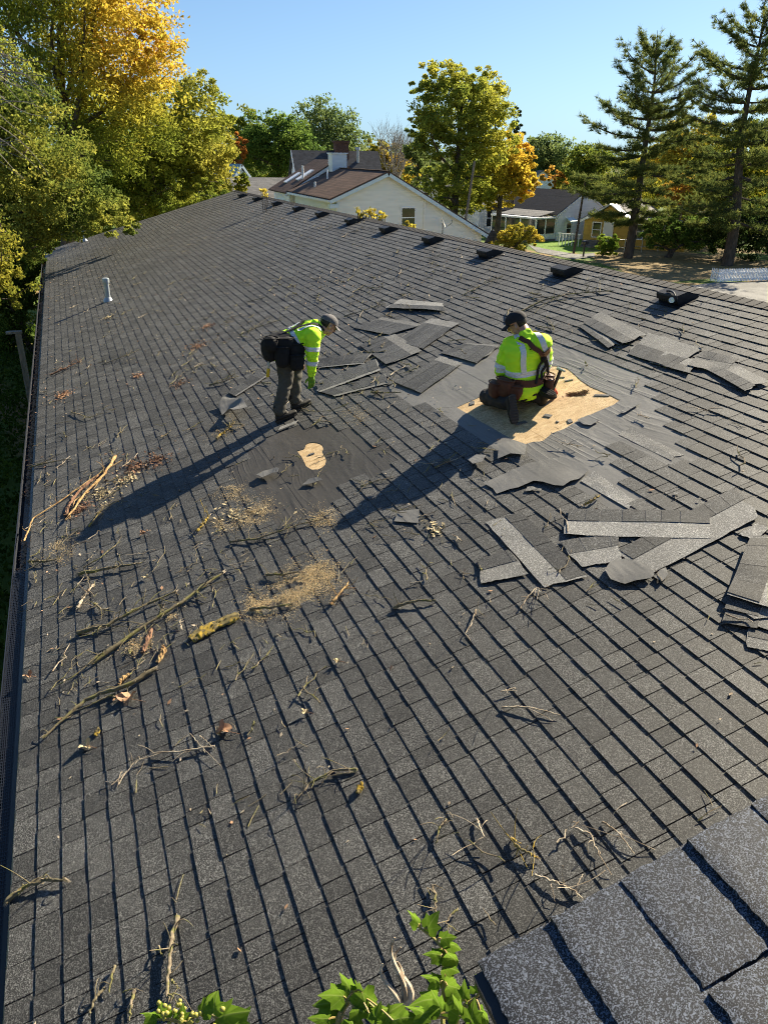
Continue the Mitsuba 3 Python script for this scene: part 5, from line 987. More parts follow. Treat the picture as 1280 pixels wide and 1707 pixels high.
strip([(530, 604), (622, 590), (606, 609), (527, 616)], [.10, .06, .04, .05], 'torn strip under the standing roofer\'s hand', seed=19, frac=.92)
strip([(527, 643), (628, 601), (634, 620), (533, 657)], [.08, .05, .03, .05], 'long bent strip in front of the standing roofer', seed=31, frac=.85)
strip([(534, 656), (641, 626), (648, 641), (560, 663)], [.04, .03, .02, .02], 'lowest long strip in front of the standing roofer', seed=32, frac=.8)
strip([(660, 640), (702, 657), (772, 607), (735, 596)], [.02, .02, .02, .02], 'dark torn strip left of the bare board', seed=33, frac=.85)
strip([(734, 590), (795, 608), (832, 578), (778, 574)], [.02, .03, .04, .03], 'dark torn strip behind the kneeling roofer', seed=34, frac=.9)
strip([(381, 657), (432, 621), (448, 629), (393, 664)], [.03, .02, .04, .05], 'bent shingle piece left of the standing roofer\'s legs', seed=35, frac=.85)
strip([(463, 722), (492, 710), (498, 702), (468, 713)], [.01] * 4, 'short shingle piece under the standing roofer\'s boot', seed=36, frac=.3)
strip([(1030, 725), (1118, 768), (1138, 758), (1050, 714)], [-.024] * 4, 'pale uncovered headlap strip at the edge of the bare felt', seed=37, dark=False)
strip([(966, 802), (1046, 849), (1060, 836), (990, 786)], [-.024] * 4, 'pale headlap strip below the torn felt flap', seed=38, dark=False)
def flap(px, label, lift, seed, mat='m_felt', name='felt_scrap', group='torn felt scraps', step=.016, cat='felt'):
    g = Polygon(roofpoly(px)).buffer(0); q, tri, h = cloth(g, step, lambda v, Y: .015 + lift * meshkit.noise(np.stack([v * 4, Y * 4, v * 0 + seed], -1), seed) + wrinkle(v + seed, Y) * .7)
    v, f = shell(q, tri, h, .002); return solo(name, (v, f), mat, label, cat, group, smooth=40)
flap([(807, 810), (835, 795), (880, 776), (918, 768), (938, 765), (965, 775), (981, 787), (966, 802), (952, 806), (940, 815), (924, 814), (905, 808), (890, 806), (876, 812), (864, 817), (850, 819), (828, 826), (822, 817)], 'big wrinkled flap of torn felt below the bare board', .018, 2)
flap([(1009, 958), (1018, 943), (1045, 937), (1078, 947), (1092, 964), (1086, 971), (1060, 974), (1042, 979), (1018, 972)], 'round grey felt scrap under the slanting strip', .03, 3)
flap([(1090, 967), (1100, 955), (1110, 950), (1114, 963), (1104, 975)], 'small felt corner beside the round scrap', .02, 4)
flap([(366, 683), (376, 672), (392, 670), (408, 676), (418, 692), (407, 696), (395, 699), (372, 696)], 'crumpled dark felt lump left of the standing roofer', .13, 5, step=.01)
flap([(833, 745), (858, 738), (878, 744), (876, 765), (852, 762), (830, 770)], 'dark square felt scrap at the lower corner of the bare board', .03, 6)
flap([(963, 702), (983, 694), (1000, 703), (985, 712), (972, 710)], 'small felt square right of the bare board', .012, 7)
flap([(429, 797), (440, 790), (462, 787), (468, 789), (466, 795), (455, 796), (440, 803)], 'black torn felt tip standing up left of the small bare spot', .07, 8, step=.008)
flap([(505, 812), (516, 803), (530, 801), (540, 805), (522, 810)], 'pale curled felt tip below the small bare spot', .06, 9, step=.008)
flap([(658, 873), (665, 857), (700, 853), (698, 875)], 'square felt scrap in the tip of the kneeling roofer\'s shadow', .02, 10)
flap([(1031, 690), (1062, 672), (1066, 676), (1040, 692)], 'narrow felt sliver lying on the bare felt', .01, 11)
flap([(780, 772), (795, 762), (812, 768), (806, 780), (790, 784)], 'crumpled pale felt scrap under the kneeling roofer\'s shadow', .08, 12, step=.008)
for i, (x, y, s_) in enumerate([(1208, 832, 13), (885, 818, 9), (1127, 826, 5), (1166, 836, 3), (900, 819, 4)]):
    g = [(x + s_ * (1 + .35 * math.sin(3 * a + i)) * math.cos(a), y + s_ * .42 * math.sin(a) * (1 + .3 * math.cos(2 * a + i))) for a in np.linspace(0, 6.28, 12)[:-1]]
    flap(g, ['largest pale chip, at the right above the slanting strip', 'pale jagged chip below the torn felt flap', 'small pale chip between two tabs on the right', 'tiny pale chip near the largest one', 'yellow grey chip beside the jagged one'][i], .01, 20 + i, 'm_headlap', 'shingle_chip', 'pale shingle chips', .01, 'chip')
# gouges and splinters on the bare board
bs('m_splinter', proc(lambda p, n, uv: mix((.10, .055, .025), (.32, .19, .09), noise(p.x * 90, p.y * 90, p.z * 90))), .9, .2)
G = MB(); rg = np.random.default_rng(4)
for k in range(160):
    u = rg.random(); x, y = 948 + 30 * u + rg.normal(0, 1.5), 657 - 5.5 * u + 2.5 * math.sin(u * 3) + rg.normal(0, 1.3); p = on_roof(x, y); a = rg.uniform(-.5, .5); L = rg.uniform(.01, .04)
    d = np.array([math.sin(a), math.cos(a)]); G.tube(R(*(np.array([p - d * L, p, p + d * L]).T), np.array([0, .008 * rg.random() + .002, .012 * rg.random()]) - .002), [.0025, .003, .001], 4)
solo('splintered_gouge', G.get(), 'm_splinter', 'brown splintered gouge in the bare board right of the kneeling roofer', 'gouge')
for i, (x, y, w, d) in enumerate([(913, 693, .05, .09), (868, 705, .05, .12), (787, 672, .05, .09), (948, 634, .02, .09), (937, 629, .015, .06), (1003, 659, .03, .16), (950, 702, .04, .08), (929, 703, .015, .04), (519, 757, .03, .07)]):
    p = on_roof(x, y); g = affinity.translate(affinity.rotate(Polygon([(-w / 2, -d / 2), (w / 2, -d / 2 * .8), (w / 2 * .9, d / 2), (-w / 2, d / 2 * .9)]), [20, 70, -30, 60, 40, 35, -20, 10, 80][i]), *p)
    solo('felt_chip', MB().add(*prism(g, -.003, .006, R)).get(), 'm_felt', ['short felt chip standing near the middle of the bare board', 'felt sliver just below the boot of the kneeling roofer', 'small felt chip at the left tip of the bare board', 'thin chip near the top edge of the bare board', 'tiny chip at the top of the bare board', 'long felt sliver at the right corner of the bare board', 'grey chip at the lower edge of the bare board', 'smallest dark chip on the bare board', 'dark chip inside the small bare spot'][i], 'chip', 'felt chips on the bare boards')

# ---------------------------------------------------------------- branches, twigs, leaves, sawdust
def barkmat(name, a, b, c, k=25.): bs(name, proc(lambda p, n, uv: mix(mix(a, b, noise(p.x * 70, p.y * 70, p.z * 70)), c, smoothstep(.5, .62, fbm(p.x * k, p.y * k, p.z * k, 3)))), .9, .2)
barkmat('m_stick', (.10, .08, .055), (.26, .215, .15), (.16, .15, .06)); barkmat('m_mossy', (.07, .058, .035), (.20, .17, .11), (.15, .14, .055), 16.); barkmat('m_tanwood', (.28, .18, .08), (.44, .30, .14), (.22, .13, .06))
barkmat('m_lichen', (.05, .042, .025), (.22, .18, .08), (.34, .235, .04), 30.); barkmat('m_flake', (.10, .085, .06), (.34, .28, .19), (.20, .15, .09), 30.); barkmat('m_dry', (.30, .25, .19), (.48, .41, .31), (.22, .17, .12)); barkmat('m_redbark', (.13, .07, .045), (.28, .16, .10), (.10, .06, .04))
def branch(px, r, label, mat='m_mossy', seed=0, sides=(), group=None, twigs=4, lift=.02, name='branch', cat='branch', n=30):
    """px along it on the roof; sides = further polylines that fork off"""
    rs = np.random.default_rng(seed); t = thing(name, label, cat, group)
    def line(px, r, lift, taper=.45):
        q = roofpoly(px); r = r * .68; dd = np.r_[0, np.cumsum(np.linalg.norm(np.diff(q, axis=0), axis=1))]; s = np.linspace(0, 1, n); L = np.stack([np.interp(s * dd[-1], dd, q[:, c]) for c in (0, 1)], 1); k = rs.normal(0, r * .3 + .0012, (n, 2)); k = (k * 1.3 + np.roll(k, 1, 0)) / 2; k[0] = k[-1] = 0
        hh = .012 + r + lift * np.sin(s * np.pi) ** .7 + abs(rs.normal(0, .004)); rad = r * (1 - (1 - taper) * s) * (1 + .5 * (meshkit.noise(np.c_[s * 16, s * 0, s * 0 + seed], seed) - .5)); return R(L[:, 0] + k[:, 0], L[:, 1] + k[:, 1], hh), rad
    P, rad = line(px, r, lift); r = r * .68; v, f = tube(P, rad, 9); v = v + nrm(v - P.mean(0)) * (r * .35 * (meshkit.noise(v * (.9 / r), seed) - .5))[:, None]
    put('stem', (v, f), mat, t, smooth=50)
    for q in sides: P2, r2_ = line(q, r * .6, lift * 1.3, .3); put('side_branch', tube(P2, r2_, 7), mat, t, smooth=50)
    bm = MB()
    for k in range(int(twigs * 1.6)):
        i = rs.integers(2, n - 1); d = nrm(nrm(P[min(i + 1, n - 1)] - P[i - 1]) * rs.uniform(-.2, 1) + rs.normal(0, .8, 3) + RN * .25); L = rs.uniform(.05, .2)
        e = P[i] + d * L; hgt = (e - np.array([0, 0, ZE])) @ RN; e = e + RN * (max(.016, hgt) - hgt); bm.tube(smoothline([P[i], (P[i] + e) / 2 + rs.normal(0, .012, 3) + RN * .012, e], 5), np.linspace(r * .28, .0018, 5), 5)
    if twigs: put('twigs', bm.get(), mat, t, kind='stuff')
    if r > .009 and mat != 'm_tanwood':        # flaking bark and splintered ends
        m = int(26 + 1300 * r); i = rs.integers(0, n, m); o = nrm(rs.normal(0, 1, (m, 3))); c = P[i] + (P[np.minimum(i + 1, n - 1)] - P[i]) * rs.random((m, 1)) + o * (rad[i] * rs.choice([.95, 1.05, 1.9], m, p=[.5, .3, .2]))[:, None]
        low = (c - np.array([0, 0, ZE])) @ RN; c = c + RN * np.clip(.013 - low, 0, None)[:, None]; ax_ = nrm(np.gradient(P, axis=0))[i]; a = nrm(ax_ + rs.normal(0, .45, (m, 3))); b = nrm(np.cross(a, o)); s = rs.uniform(.006, .018, (m, 1)) * (.6 + 20 * r)
        v = np.stack([c - a * s, c + b * s * .45 + o * s * .12, c + a * s * .9, c - b * s * .4 + o * s * .1], 1).reshape(-1, 3); k = np.arange(m)[:, None] * 4; f4 = np.vstack([k + [0, 1, 2], k + [0, 2, 3]]); h = len(v) // 8 * 4
        put('bark_flakes', (v, f4), 'm_flake', t, kind='stuff'); sp = MB()
        for e, d in ((P[0], nrm(P[0] - P[1])), (P[-1], nrm(P[-1] - P[-2]))):
            for _ in range(6): q = e + rs.normal(0, 1, 3) * r * .35 - d * r; sp.tube([q, q + d * r * rs.uniform(1.2, 2.6)], [r * .32, r * .05], 4)
        put('broken_end', sp.get(), 'm_dry', t, kind='stuff')
    return t
BR = [([(195, 765), (178, 795), (148, 825), (112, 872)], .030, 'thick tan barkless limb near the gutter', 'm_tanwood', [[(150, 822), (128, 838), (118, 868)]], 3),
 ([(42, 905), (58, 868), (100, 842), (165, 795), (205, 770)], .014, 'long thin tan branch curving over the gutter', 'm_tanwood', [], 8),
 ([(50, 940), (75, 942), (97, 936)], .022, 'short grey branch piece beside the gutter, under the tan limb', 'm_mossy', [], 2),
 ([(50, 782), (85, 775), (119, 768)], .016, 'dark straight stick lying over the eave', 'm_stick', [], 1),
 ([(150, 880), (175, 850), (200, 838)], .012, 'thin yellow stick beside the standing roofer\'s shadow', 'm_lichen', [], 2),
 ([(133, 962), (175, 955), (232, 944)], .026, 'thick mossy branch piece below the standing roofer\'s shadow tip', 'm_mossy', [[(140, 950), (170, 935), (202, 906)]], 5),
 ([(132, 1018), (145, 998), (158, 980)], .024, 'pale split branch piece between the mossy ones', 'm_dry', [], 4),
 ([(160, 1010), (172, 1022), (182, 1018)], .014, 'small curled twig piece beside the split piece', 'm_mossy', [], 4),
 ([(132, 1060), (185, 1048), (230, 1022), (296, 990)], .024, 'upper of the two long mossy branches at the left', 'm_mossy', [[(135, 1057), (180, 1050), (215, 1048)]], 7),
 ([(155, 1112), (200, 1080), (245, 1050), (300, 1015), (376, 958)], .027, 'lower of the two long mossy branches, with pale torn bark', 'm_mossy', [[(300, 1015), (330, 990), (390, 968)], [(200, 1080), (165, 1100), (130, 1132), (82, 1156)]], 14),
 ([(262, 1120), (220, 1147), (150, 1172), (110, 1205), (74, 1236)], .026, 'straight branch with a green mossy end, lying toward the eave', 'm_mossy', [[(190, 1165), (215, 1176)], [(195, 1160), (150, 1184), (110, 1198)]], 6),
 ([(360, 1248), (310, 1258), (260, 1262), (225, 1278), (200, 1312)], .010, 'pale forked twig lying across the shingles, lower left', 'm_dry', [[(318, 1226), (340, 1252), (372, 1283)], [(335, 1230), (360, 1255)], [(205, 1290), (198, 1318)]], 8),
 ([(14, 1512), (45, 1487), (80, 1474), (117, 1474)], .020, 'mossy branch at the lower left edge of the roof', 'm_mossy', [[(40, 1490), (62, 1475), (80, 1465)]], 4),
 ([(298, 1535), (290, 1580), (284, 1640), (283, 1698)], .020, 'upright grey stick in the lower left, rising from the ivy', 'm_stick', [[(268, 1583), (275, 1600)], [(290, 1640), (303, 1655)]], 5),
 ([(196, 1616), (191, 1638), (186, 1660)], .011, 'short green twig at the lower left', 'm_mossy', [], 1),
 ([(178, 1652), (165, 1670), (152, 1698)], .012, 'short green twig below the other one', 'm_mossy', [], 1),
 ([(227, 1656), (224, 1680), (219, 1707)], .012, 'short forked twig left of the upright stick', 'm_stick', [[(208, 1659), (227, 1656), (242, 1658)]], 0),
 ([(597, 1287), (560, 1290), (525, 1308), (490, 1343)], .011, 'bundle of thin dark twigs in the lower middle', 'm_stick', [[(595, 1290), (545, 1302), (510, 1310)], [(560, 1290), (535, 1318)]], 8),
 ([(658, 1017), (690, 1010), (727, 1006)], .018, 'short mossy stick in the middle of the roof', 'm_mossy', [], 1),
 ([(795, 1020), (787, 1045), (777, 1062), (784, 1072)], .009, 'bent pale twig right of the middle', 'm_dry', [], 1),
 ([(838, 1184), (880, 1186), (935, 1197)], .009, 'long thin pale twig with its shadow, right of the middle', 'm_dry', [], 1),
 ([(860, 1152), (835, 1160), (862, 1156)], .006, 'thin curved twig above the long pale one', 'm_dry', [], 1),
 ([(385, 907), (430, 903), (470, 890), (510, 876), (548, 868)], .014, 'knotty branch below the small bare spot', 'm_stick', [[(470, 890), (495, 872)], [(430, 903), (465, 905)]], 16),
 ([(330, 890), (342, 878), (352, 862)], .022, 'peeled branch piece with pale wood near the sawdust', 'm_lichen', [], 4),
 ([(420, 1020), (455, 1019), (490, 1012)], .018, 'mossy stick beside the larger sawdust patch', 'm_mossy', [], 2),
 ([(446, 962), (475, 965), (502, 958)], .018, 'mossy stick above the larger sawdust patch', 'm_mossy', [], 2),
 ([(553, 1012), (570, 994), (583, 975)], .018, 'split tan stick right of the larger sawdust patch', 'm_tanwood', [], 5),
 ([(868, 1018), (882, 1000), (895, 985), (905, 990)], .008, 'small dry twig cluster under the crosswise strip', 'm_dry', [[(880, 1000), (905, 998), (915, 1006)], [(895, 985), (890, 1010)]], 4),
 ([(853, 1403), (868, 1422), (897, 1436)], .014, 'mossy twisted twig at the lower right', 'm_lichen', [[(866, 1420), (862, 1432)]], 6),
 ([(893, 1464), (925, 1478), (960, 1492), (972, 1503)], .010, 'pale forked twig beside the upper roof edge', 'm_dry', [[(918, 1475), (926, 1508)], [(960, 1492), (973, 1462)], [(960, 1492), (965, 1505)]], 3),
 ([(960, 1386), (985, 1398), (998, 1430)], .009, 'bent twig above the pale forked one', 'm_dry', [[(980, 1398), (990, 1420)]], 2),
 ([(1005, 1375), (1030, 1395), (1058, 1428)], .007, 'thin twig right of the bent one', 'm_dry', [[(1035, 1390), (1040, 1405)]], 2),
 ([(796, 1370), (808, 1402), (790, 1413)], .008, 'hooked pale twig in the lower right', 'm_dry', [], 2),
 ([(745, 1370), (735, 1385), (727, 1412)], .009, 'small forked twig left of the hooked one', 'm_stick', [[(738, 1382), (755, 1372)]], 3),
 ([(722, 1482), (728, 1500), (728, 1532)], .011, 'upright twig above the ivy tip', 'm_stick', [[(722, 1482), (742, 1488)]], 2),
 ([(765, 1520), (745, 1548), (768, 1560)], .007, 'thin forked twig right of the ivy tip', 'm_stick', [], 2),
 ([(870, 522), (905, 505), (945, 495), (1022, 488)], .020, 'long grey branch lying behind the kneeling roofer toward the ridge', 'm_stick', [[(885, 500), (930, 498), (960, 492)], [(930, 498), (905, 512), (890, 526)], [(1000, 490), (1000, 470)]], 14),
 ([(895, 545), (925, 553), (915, 535), (900, 530)], .008, 'looped grey twig right of the kneeling roofer\'s head', 'm_stick', [[(925, 545), (945, 540)]], 4),
 ([(848, 538), (847, 522), (851, 517)], .016, 'short stub of branch behind the black cap', 'm_stick', [], 0),
 ([(362, 735), (378, 722), (388, 714)], .022, 'yellow lichen stick left of the standing roofer', 'm_lichen', [], 4),
 ([(620, 657), (640, 660), (668, 658)], .016, 'dark stick with a pale cut end between the two roofers', 'm_stick', [], 3),
 ([(726, 783), (745, 775), (763, 757)], .012, 'mossy twig lying in the kneeling roofer\'s shadow', 'm_mossy', [], 1),
 ([(602, 815), (630, 806), (660, 800)], .010, 'thin dark twig right of the bare felt', 'm_stick', [], 4),
 ([(975, 846), (990, 840), (1000, 830)], .016, 'short mossy stick above the level strip', 'm_lichen', [], 1),
 ([(120, 690), (150, 700), (180, 690)], .012, 'dark fine branch on the upper left of the roof', 'm_stick', [[(92, 708), (140, 702), (165, 690)]], 10),
 ([(85, 628), (110, 618), (135, 605)], .022, 'rusty brown dead frond by the gutter', 'm_redbark', [], 18),
 ([(170, 610), (205, 598), (230, 586)], .012, 'fine dark twig branch left of the vent pipe shadow', 'm_stick', [], 10),
 ([(350, 645), (375, 640), (398, 630)], .016, 'dark twiggy branch left of the standing roofer\'s knees', 'm_stick', [], 10),
 ([(400, 560), (440, 545), (470, 535)], .012, 'thin dark branch behind the standing roofer\'s back', 'm_stick', [[(420, 552), (450, 530)]], 10),
 ([(575, 530), (610, 520), (640, 508)], .012, 'thin branch right of the standing roofer\'s cap', 'm_stick', [], 6),
 ([(770, 495), (800, 480), (838, 462)], .012, 'thin branch behind the humped strip', 'm_stick', [[(800, 480), (780, 470)]], 10)]
for i, (px, r, lab, mat, sides, tw_) in enumerate(BR): branch(px, r, lab, mat, 100 + i, sides, None, tw_, .012)
# dry uprooted stub above the ivy
rt = thing('dry_root', 'bleached split root stub standing above the ivy', 'root')
for k, (px, hh) in enumerate([([(668, 1690), (672, 1640), (655, 1600), (660, 1568)], [.0, .10, .16, .22]), ([(668, 1690), (678, 1640), (660, 1612), (670, 1584)], [0, .09, .13, .17]), ([(665, 1690), (650, 1650), (637, 1625), (640, 1612)], [0, .1, .13, .15]), ([(672, 1690), (676, 1650), (668, 1615), (664, 1608)], [0, .05, .08, .1]), ([(670, 1690), (684, 1660), (676, 1640), (668, 1628)], [0, .04, .06, .08])]):
    P = smoothline([R(*on_roof(x, y, h), h + .02) for (x, y), h in zip(px, hh)], 12); put('fibre', tube(P, np.linspace(.018, .004, 12), 6), 'm_dry', rt, smooth=50)
# the lichen covered slab of bark and curled bark pieces
def bark_slab(px, wid, label, mat, seed, curl=.5, name='bark_piece', lift=.02):
    q = roofpoly(px); n, m = 26, 11; wid = wid * .8; L = smoothline(np.c_[q, np.zeros(len(q))], n)[:, :2]; d = nrm(np.gradient(L, axis=0)); s = np.stack([-d[:, 1], d[:, 0]], 1); g = np.linspace(-1, 1, m); rs = np.random.default_rng(seed)
    w = wid * (.6 + .8 * meshkit.noise(np.c_[np.linspace(0, 5, n), np.zeros(n), np.full(n, seed)], seed))[:, None] * (np.sin(np.linspace(.5, np.pi - .4, n))[:, None] ** .5 * (1 + .10 * rs.normal(0, 1, (n, 1)).clip(-1, 1)))
    xy = L[:, None] + s[:, None] * (g[None, :] * w)[..., None]; h = .014 + lift * .5 + .35 * curl * w * (1 - np.abs(g[None]) ** 1.3) + .012 * meshkit.noise(np.dstack([xy[..., 0] * 110, xy[..., 1] * 30, np.zeros((n, m))]), seed) + rs.normal(0, .0022, (n, m))
    T_, B_ = R(xy[..., 0], xy[..., 1], h).reshape(-1, 3), R(xy[..., 0], xy[..., 1], h - .012).reshape(-1, 3); i, j = np.meshgrid(np.arange(n - 1), np.arange(m - 1), indexing='ij'); f = np.stack([i * m + j, i * m + j + 1, (i + 1) * m + j + 1, (i + 1) * m + j], -1).reshape(-1, 4); f = np.vstack([f[:, [0, 1, 2]], f[:, [0, 2, 3]]]); N = n * m
    rim = np.r_[np.arange(n) * m, (n - 1) * m + np.arange(1, m), np.arange(n - 2, -1, -1) * m + m - 1, np.arange(m - 2, 0, -1)]; nx = np.roll(rim, -1)
    return solo(name, (np.vstack([T_, B_]), np.vstack([f, f[:, ::-1] + N, np.stack([rim, nx + N, rim + N], 1), np.stack([rim, nx, nx + N], 1)])), mat, label, 'bark', smooth=40)
bark_slab([(320, 1070), (350, 1052), (400, 1030)], .072, 'slab of bark covered in yellow lichen', 'm_lichen', 1, .6)
bark_slab([(264, 1108), (272, 1095), (274, 1080)], .026, 'curled brown bark piece right of the long branches', 'm_tanwood', 2, .9)
bark_slab([(240, 1092), (248, 1072), (255, 1052)], .022, 'pinkish bark strip hanging off the long branch', 'm_redbark', 3, .5)
bark_slab([(112, 862), (128, 828), (165, 795)], .03, 'reddish bark strip beside the tan limb', 'm_redbark', 4, .7)
bark_slab([(200, 1145), (212, 1132), (218, 1127)], .022, 'grey brown curled bark behind the straight branch', 'm_tanwood', 5, .8)
bark_slab([(597, 1328), (602, 1318), (605, 1310)], .018, 'stubby yellow wood chip in the lower middle', 'm_lichen', 6, .8, 'wood_chip'); bark_slab([(160, 1230), (165, 1224), (166, 1218)], .018, 'mossy lump of bark at the left below the straight branch', 'm_lichen', 7, .9, 'wood_chip'); bark_slab([(622, 658), (627, 657), (631, 655)], .02, 'yellow chip between the two roofers', 'm_lichen', 8, .8, 'wood_chip')
# dry leaves: veined, curled, five pointed
def dry_leaf(x, y, size, label, mat, seed, h=.02):
    rs = np.random.default_rng(seed); a = np.linspace(0, 2 * np.pi, 41)[:-1]; rad = size * (.55 + .45 * np.abs(np.cos(2.5 * a)) ** 1.5) * (1 + .08 * rs.normal(0, 1, 40)); p = on_roof(x, y); ro = rs.uniform(0, 6); V = [R(p[0], p[1], h)]
    for k in (.5, 1.): V += list(R(p[0] + k * rad * np.cos(a + ro), p[1] + k * rad * np.sin(a + ro), h + k * k * size * .45 * np.sin(a * 2 + seed) + .02 * k))
    f = [[0, 1 + i, 1 + (i + 1) % 40] for i in range(40)] + [[1 + i, 41 + i, 41 + (i + 1) % 40] for i in range(40)] + [[1 + i, 41 + (i + 1) % 40, 1 + (i + 1) % 40] for i in range(40)]
    t = thing('dry_leaf', label, 'leaf'); put('blade', (np.array(V), np.array(f)), mat, t, smooth=50); put('stalk', tube(smoothline([R(*p, h), R(p[0] + size * .8, p[1] - size, h + .01), R(p[0] + size * 1.5, p[1] - size * 1.6, .02)], 6), .0025, 5), 'm_redbark', t)
bs('m_dryleaf', proc(lambda p, n, uv: mix((.20, .11, .06), (.42, .25, .15), fbm(p.x * 40, p.y * 40, p.z * 40, 3))), .7, .3); bs('m_paleleaf', proc(lambda p, n, uv: mix((.30, .24, .13), (.48, .40, .25), fbm(p.x * 40, p.y * 40, p.z * 40, 3))), .7, .3)
for i, (x, y, s_, m_, lab) in enumerate([(216, 1168, .075, 'm_dryleaf', 'large pinkish brown leaf under the straight branch'), (146, 1247, .045, 'm_paleleaf', 'small yellow leaf at the left below the straight branch'), (374, 1222, .06, 'm_dryleaf', 'curled brown leaf at the end of the pale forked twig'), (50, 1130, .04, 'm_dryleaf', 'small orange leaf near the eave'), (245, 967, .03, 'm_paleleaf', 'small pale leaf right of the thick mossy piece'), (512, 1192, .025, 'm_paleleaf', 'tiny yellow leaf in the middle of the roof'), (565, 1107, .025, 'm_paleleaf', 'tiny tan leaf right of the middle'), (240, 893, .035, 'm_dryleaf', 'small leaf in the shadow of the standing roofer'), (1142, 1468, .02, 'm_paleleaf', 'pale yellow flower speck on the upper roof')]):
    if i == 8: continue
    dry_leaf(x, y, s_, lab, m_, 40 + i)
# small loose twigs, each its own
rg = np.random.default_rng(31); made = 0
def dens(v, Y):
    a = math.exp(-((v - 1.2) / 1.2) ** 2) * math.exp(-((Y - 6.5) / 2.5) ** 2) * 2.2 + .5 * math.exp(-((v - 4.5) / 2.2) ** 2) * math.exp(-((Y - 11) / 5) ** 2) + .22 + .5 * math.exp(-((v - 2.5) / 1.5) ** 2) * math.exp(-((Y - 5) / 3) ** 2); return a
bandn = lambda v, Y: float(meshkit.noise(np.array([v * .8 - Y * .15, Y * .5 + v * .3, 1.]), 5))
while made < 270:
    v, Y = rg.uniform(.05, 8.0), 1.6 + 21 * rg.random() ** 1.15
    if rg.random() > dens(v, Y) * (.4 + 1.2 * bandn(v, Y)) * (1 if Y > 4.5 else .5): continue
    ok, x, y, z = inframe(R(v, Y)); 
    if not ok or (x > 770 and y > upper_edge(x) - 5) or osb_big.buffer(.05).contains(Point(v, Y)): continue
    L = rg.uniform(.05, .17) * (1.15 if Y > 8 else .9); a = rg.normal(.3, .8); d = np.array([math.sin(a), math.cos(a)]); bm = MB(); P = np.array([v, Y]); n_ = 6
    q = P + np.linspace(-1, 1, n_)[:, None] * d * L + rg.normal(0, L * .09, (n_, 2)); r_ = rg.uniform(.0028, .0065) * (1.35 if Y > 8 else 1)
    bm.tube(R(q[:, 0], q[:, 1], .016 + r_ + .012 * rg.random() + .018 * np.abs(np.linspace(-1, 1, n_)) * rg.random()), np.linspace(r_, r_ * .5, n_), 5)
    for k in range(rg.integers(0, 4)):
        s = rg.integers(1, n_ - 1); e = q[s] + (d * rg.uniform(.2, .8) + rg.normal(0, .6, 2)) * L * .7; bm.tube(R(*np.array([q[s], (q[s] + e) / 2 + rg.normal(0, .006, 2), e]).T, np.array([.02, .03 + .02 * rg.random(), .018 + .03 * rg.random()])), [r_ * .7, r_ * .5, .0012], 4)
    solo('twig', bm.get(), ['m_stick', 'm_dry', 'm_stick', 'm_mossy'][made % 4], 'small bare twig lying loose among others on the dark shingles', 'twig', 'small loose twigs'); made += 1
# litter: chips of bark, leaf bits, sawdust; masses nobody could count
def scatter_bits(name, label, mat, pts, size, seed, cat='litter', hz=.013):
    rs = np.random.default_rng(seed); n = len(pts); s = rs.uniform(*size, n)[:, None]; P = R(pts[:, 0], pts[:, 1], hz + rs.random(n) * .008); a = nrm(rs.normal(0, 1, (n, 3)) + RN * 0); a = nrm(a - RN * (a @ RN)[:, None] * .6); b = nrm(np.cross(a, RN + rs.normal(0, .4, (n, 3)))); c = np.cross(a, b)
    v = np.stack([P - a * s, P + b * s * .55, P + a * s * rs.uniform(.6, 1.3, (n, 1)), P - b * s * .5, P + c * s * .3], 1).reshape(-1, 3); i = np.arange(n)[:, None] * 5
    return put(name, (v, np.vstack([i + [0, 1, 4], i + [1, 2, 4], i + [2, 3, 4], i + [3, 0, 4], i + [0, 2, 1], i + [0, 3, 2]])), mat, kind='stuff', label=label, cat=cat)
P_ = []
while len(P_) < 2600:
    v, Y = rg.uniform(.03, 8.1), 2 + 32 * rg.random()
    if rg.random() < (.25 + dens(v, Y)) * bandn(v, Y) * (1.3 if Y > 10 else .28): P_.append((v, Y))
P_ = np.array(P_); k_ = rg.random(len(P_))
scatter_bits('bark_litter', 'pale bits of bark and twig strewn all over the roof', 'm_dry', P_[k_ < .65], (.006, .022), 1); scatter_bits('leaf_litter', 'brown and yellow leaf bits strewn over the roof', 'm_dryleaf', P_[k_ >= .65], (.008, .026), 2)
tl = MB(); rs = np.random.default_rng(71); m_ = 0
while m_ < 1100:
    v, Y = rs.uniform(.05, 8.0), 2 + 24 * rs.random()
    if rs.random() > (.10 + dens(v, Y)) * max(0, bandn(v, Y) * 2.2 - .6) * (1 if Y > 5 else .25) * (1 if v < 5 or Y > 9 else .35): continue
    for _ in range(rs.integers(1, 6)):
        q = np.array([v, Y]) + rs.normal(0, .07, 2); a = rs.normal(.2, .9); L = rs.uniform(.02, .075); d = np.array([math.sin(a), math.cos(a)]) * L; r_ = rs.uniform(.0014, .0035) * (1.3 if Y > 9 else 1)
        tl.tube(R(*np.array([q - d, q + rs.normal(0, L * .12, 2), q + d]).T, .014 + .01 * rs.random(3)), [r_, r_, r_ * .6], 3); m_ += 1
put('twig_litter', tl.get(), 'm_stick', kind='stuff', label='fine broken twigs gathered in drifts across the shingles', cat='litter')
def patch(px, n, sx, sy, seed):
    rs = np.random.default_rng(seed); out = []
    for (x, y, w) in px: c = on_roof(x, y); m = int(n * w); q = rs.normal(0, 1, (m, 2)) * [sx * w ** .5, sy * w ** .5]; out.append(c + q)
    q = np.vstack(out); return q[meshkit.fbm(np.c_[q * 11, np.zeros(len(q))], 3, seed) > .30 + .34 * rs.random(len(q))]
bs('m_sawdust', proc(lambda p, n, uv: mix((.44, .33, .17), (.64, .51, .31), noise(p.x * 90, p.y * 90, p.z * 90))), .95, .1)
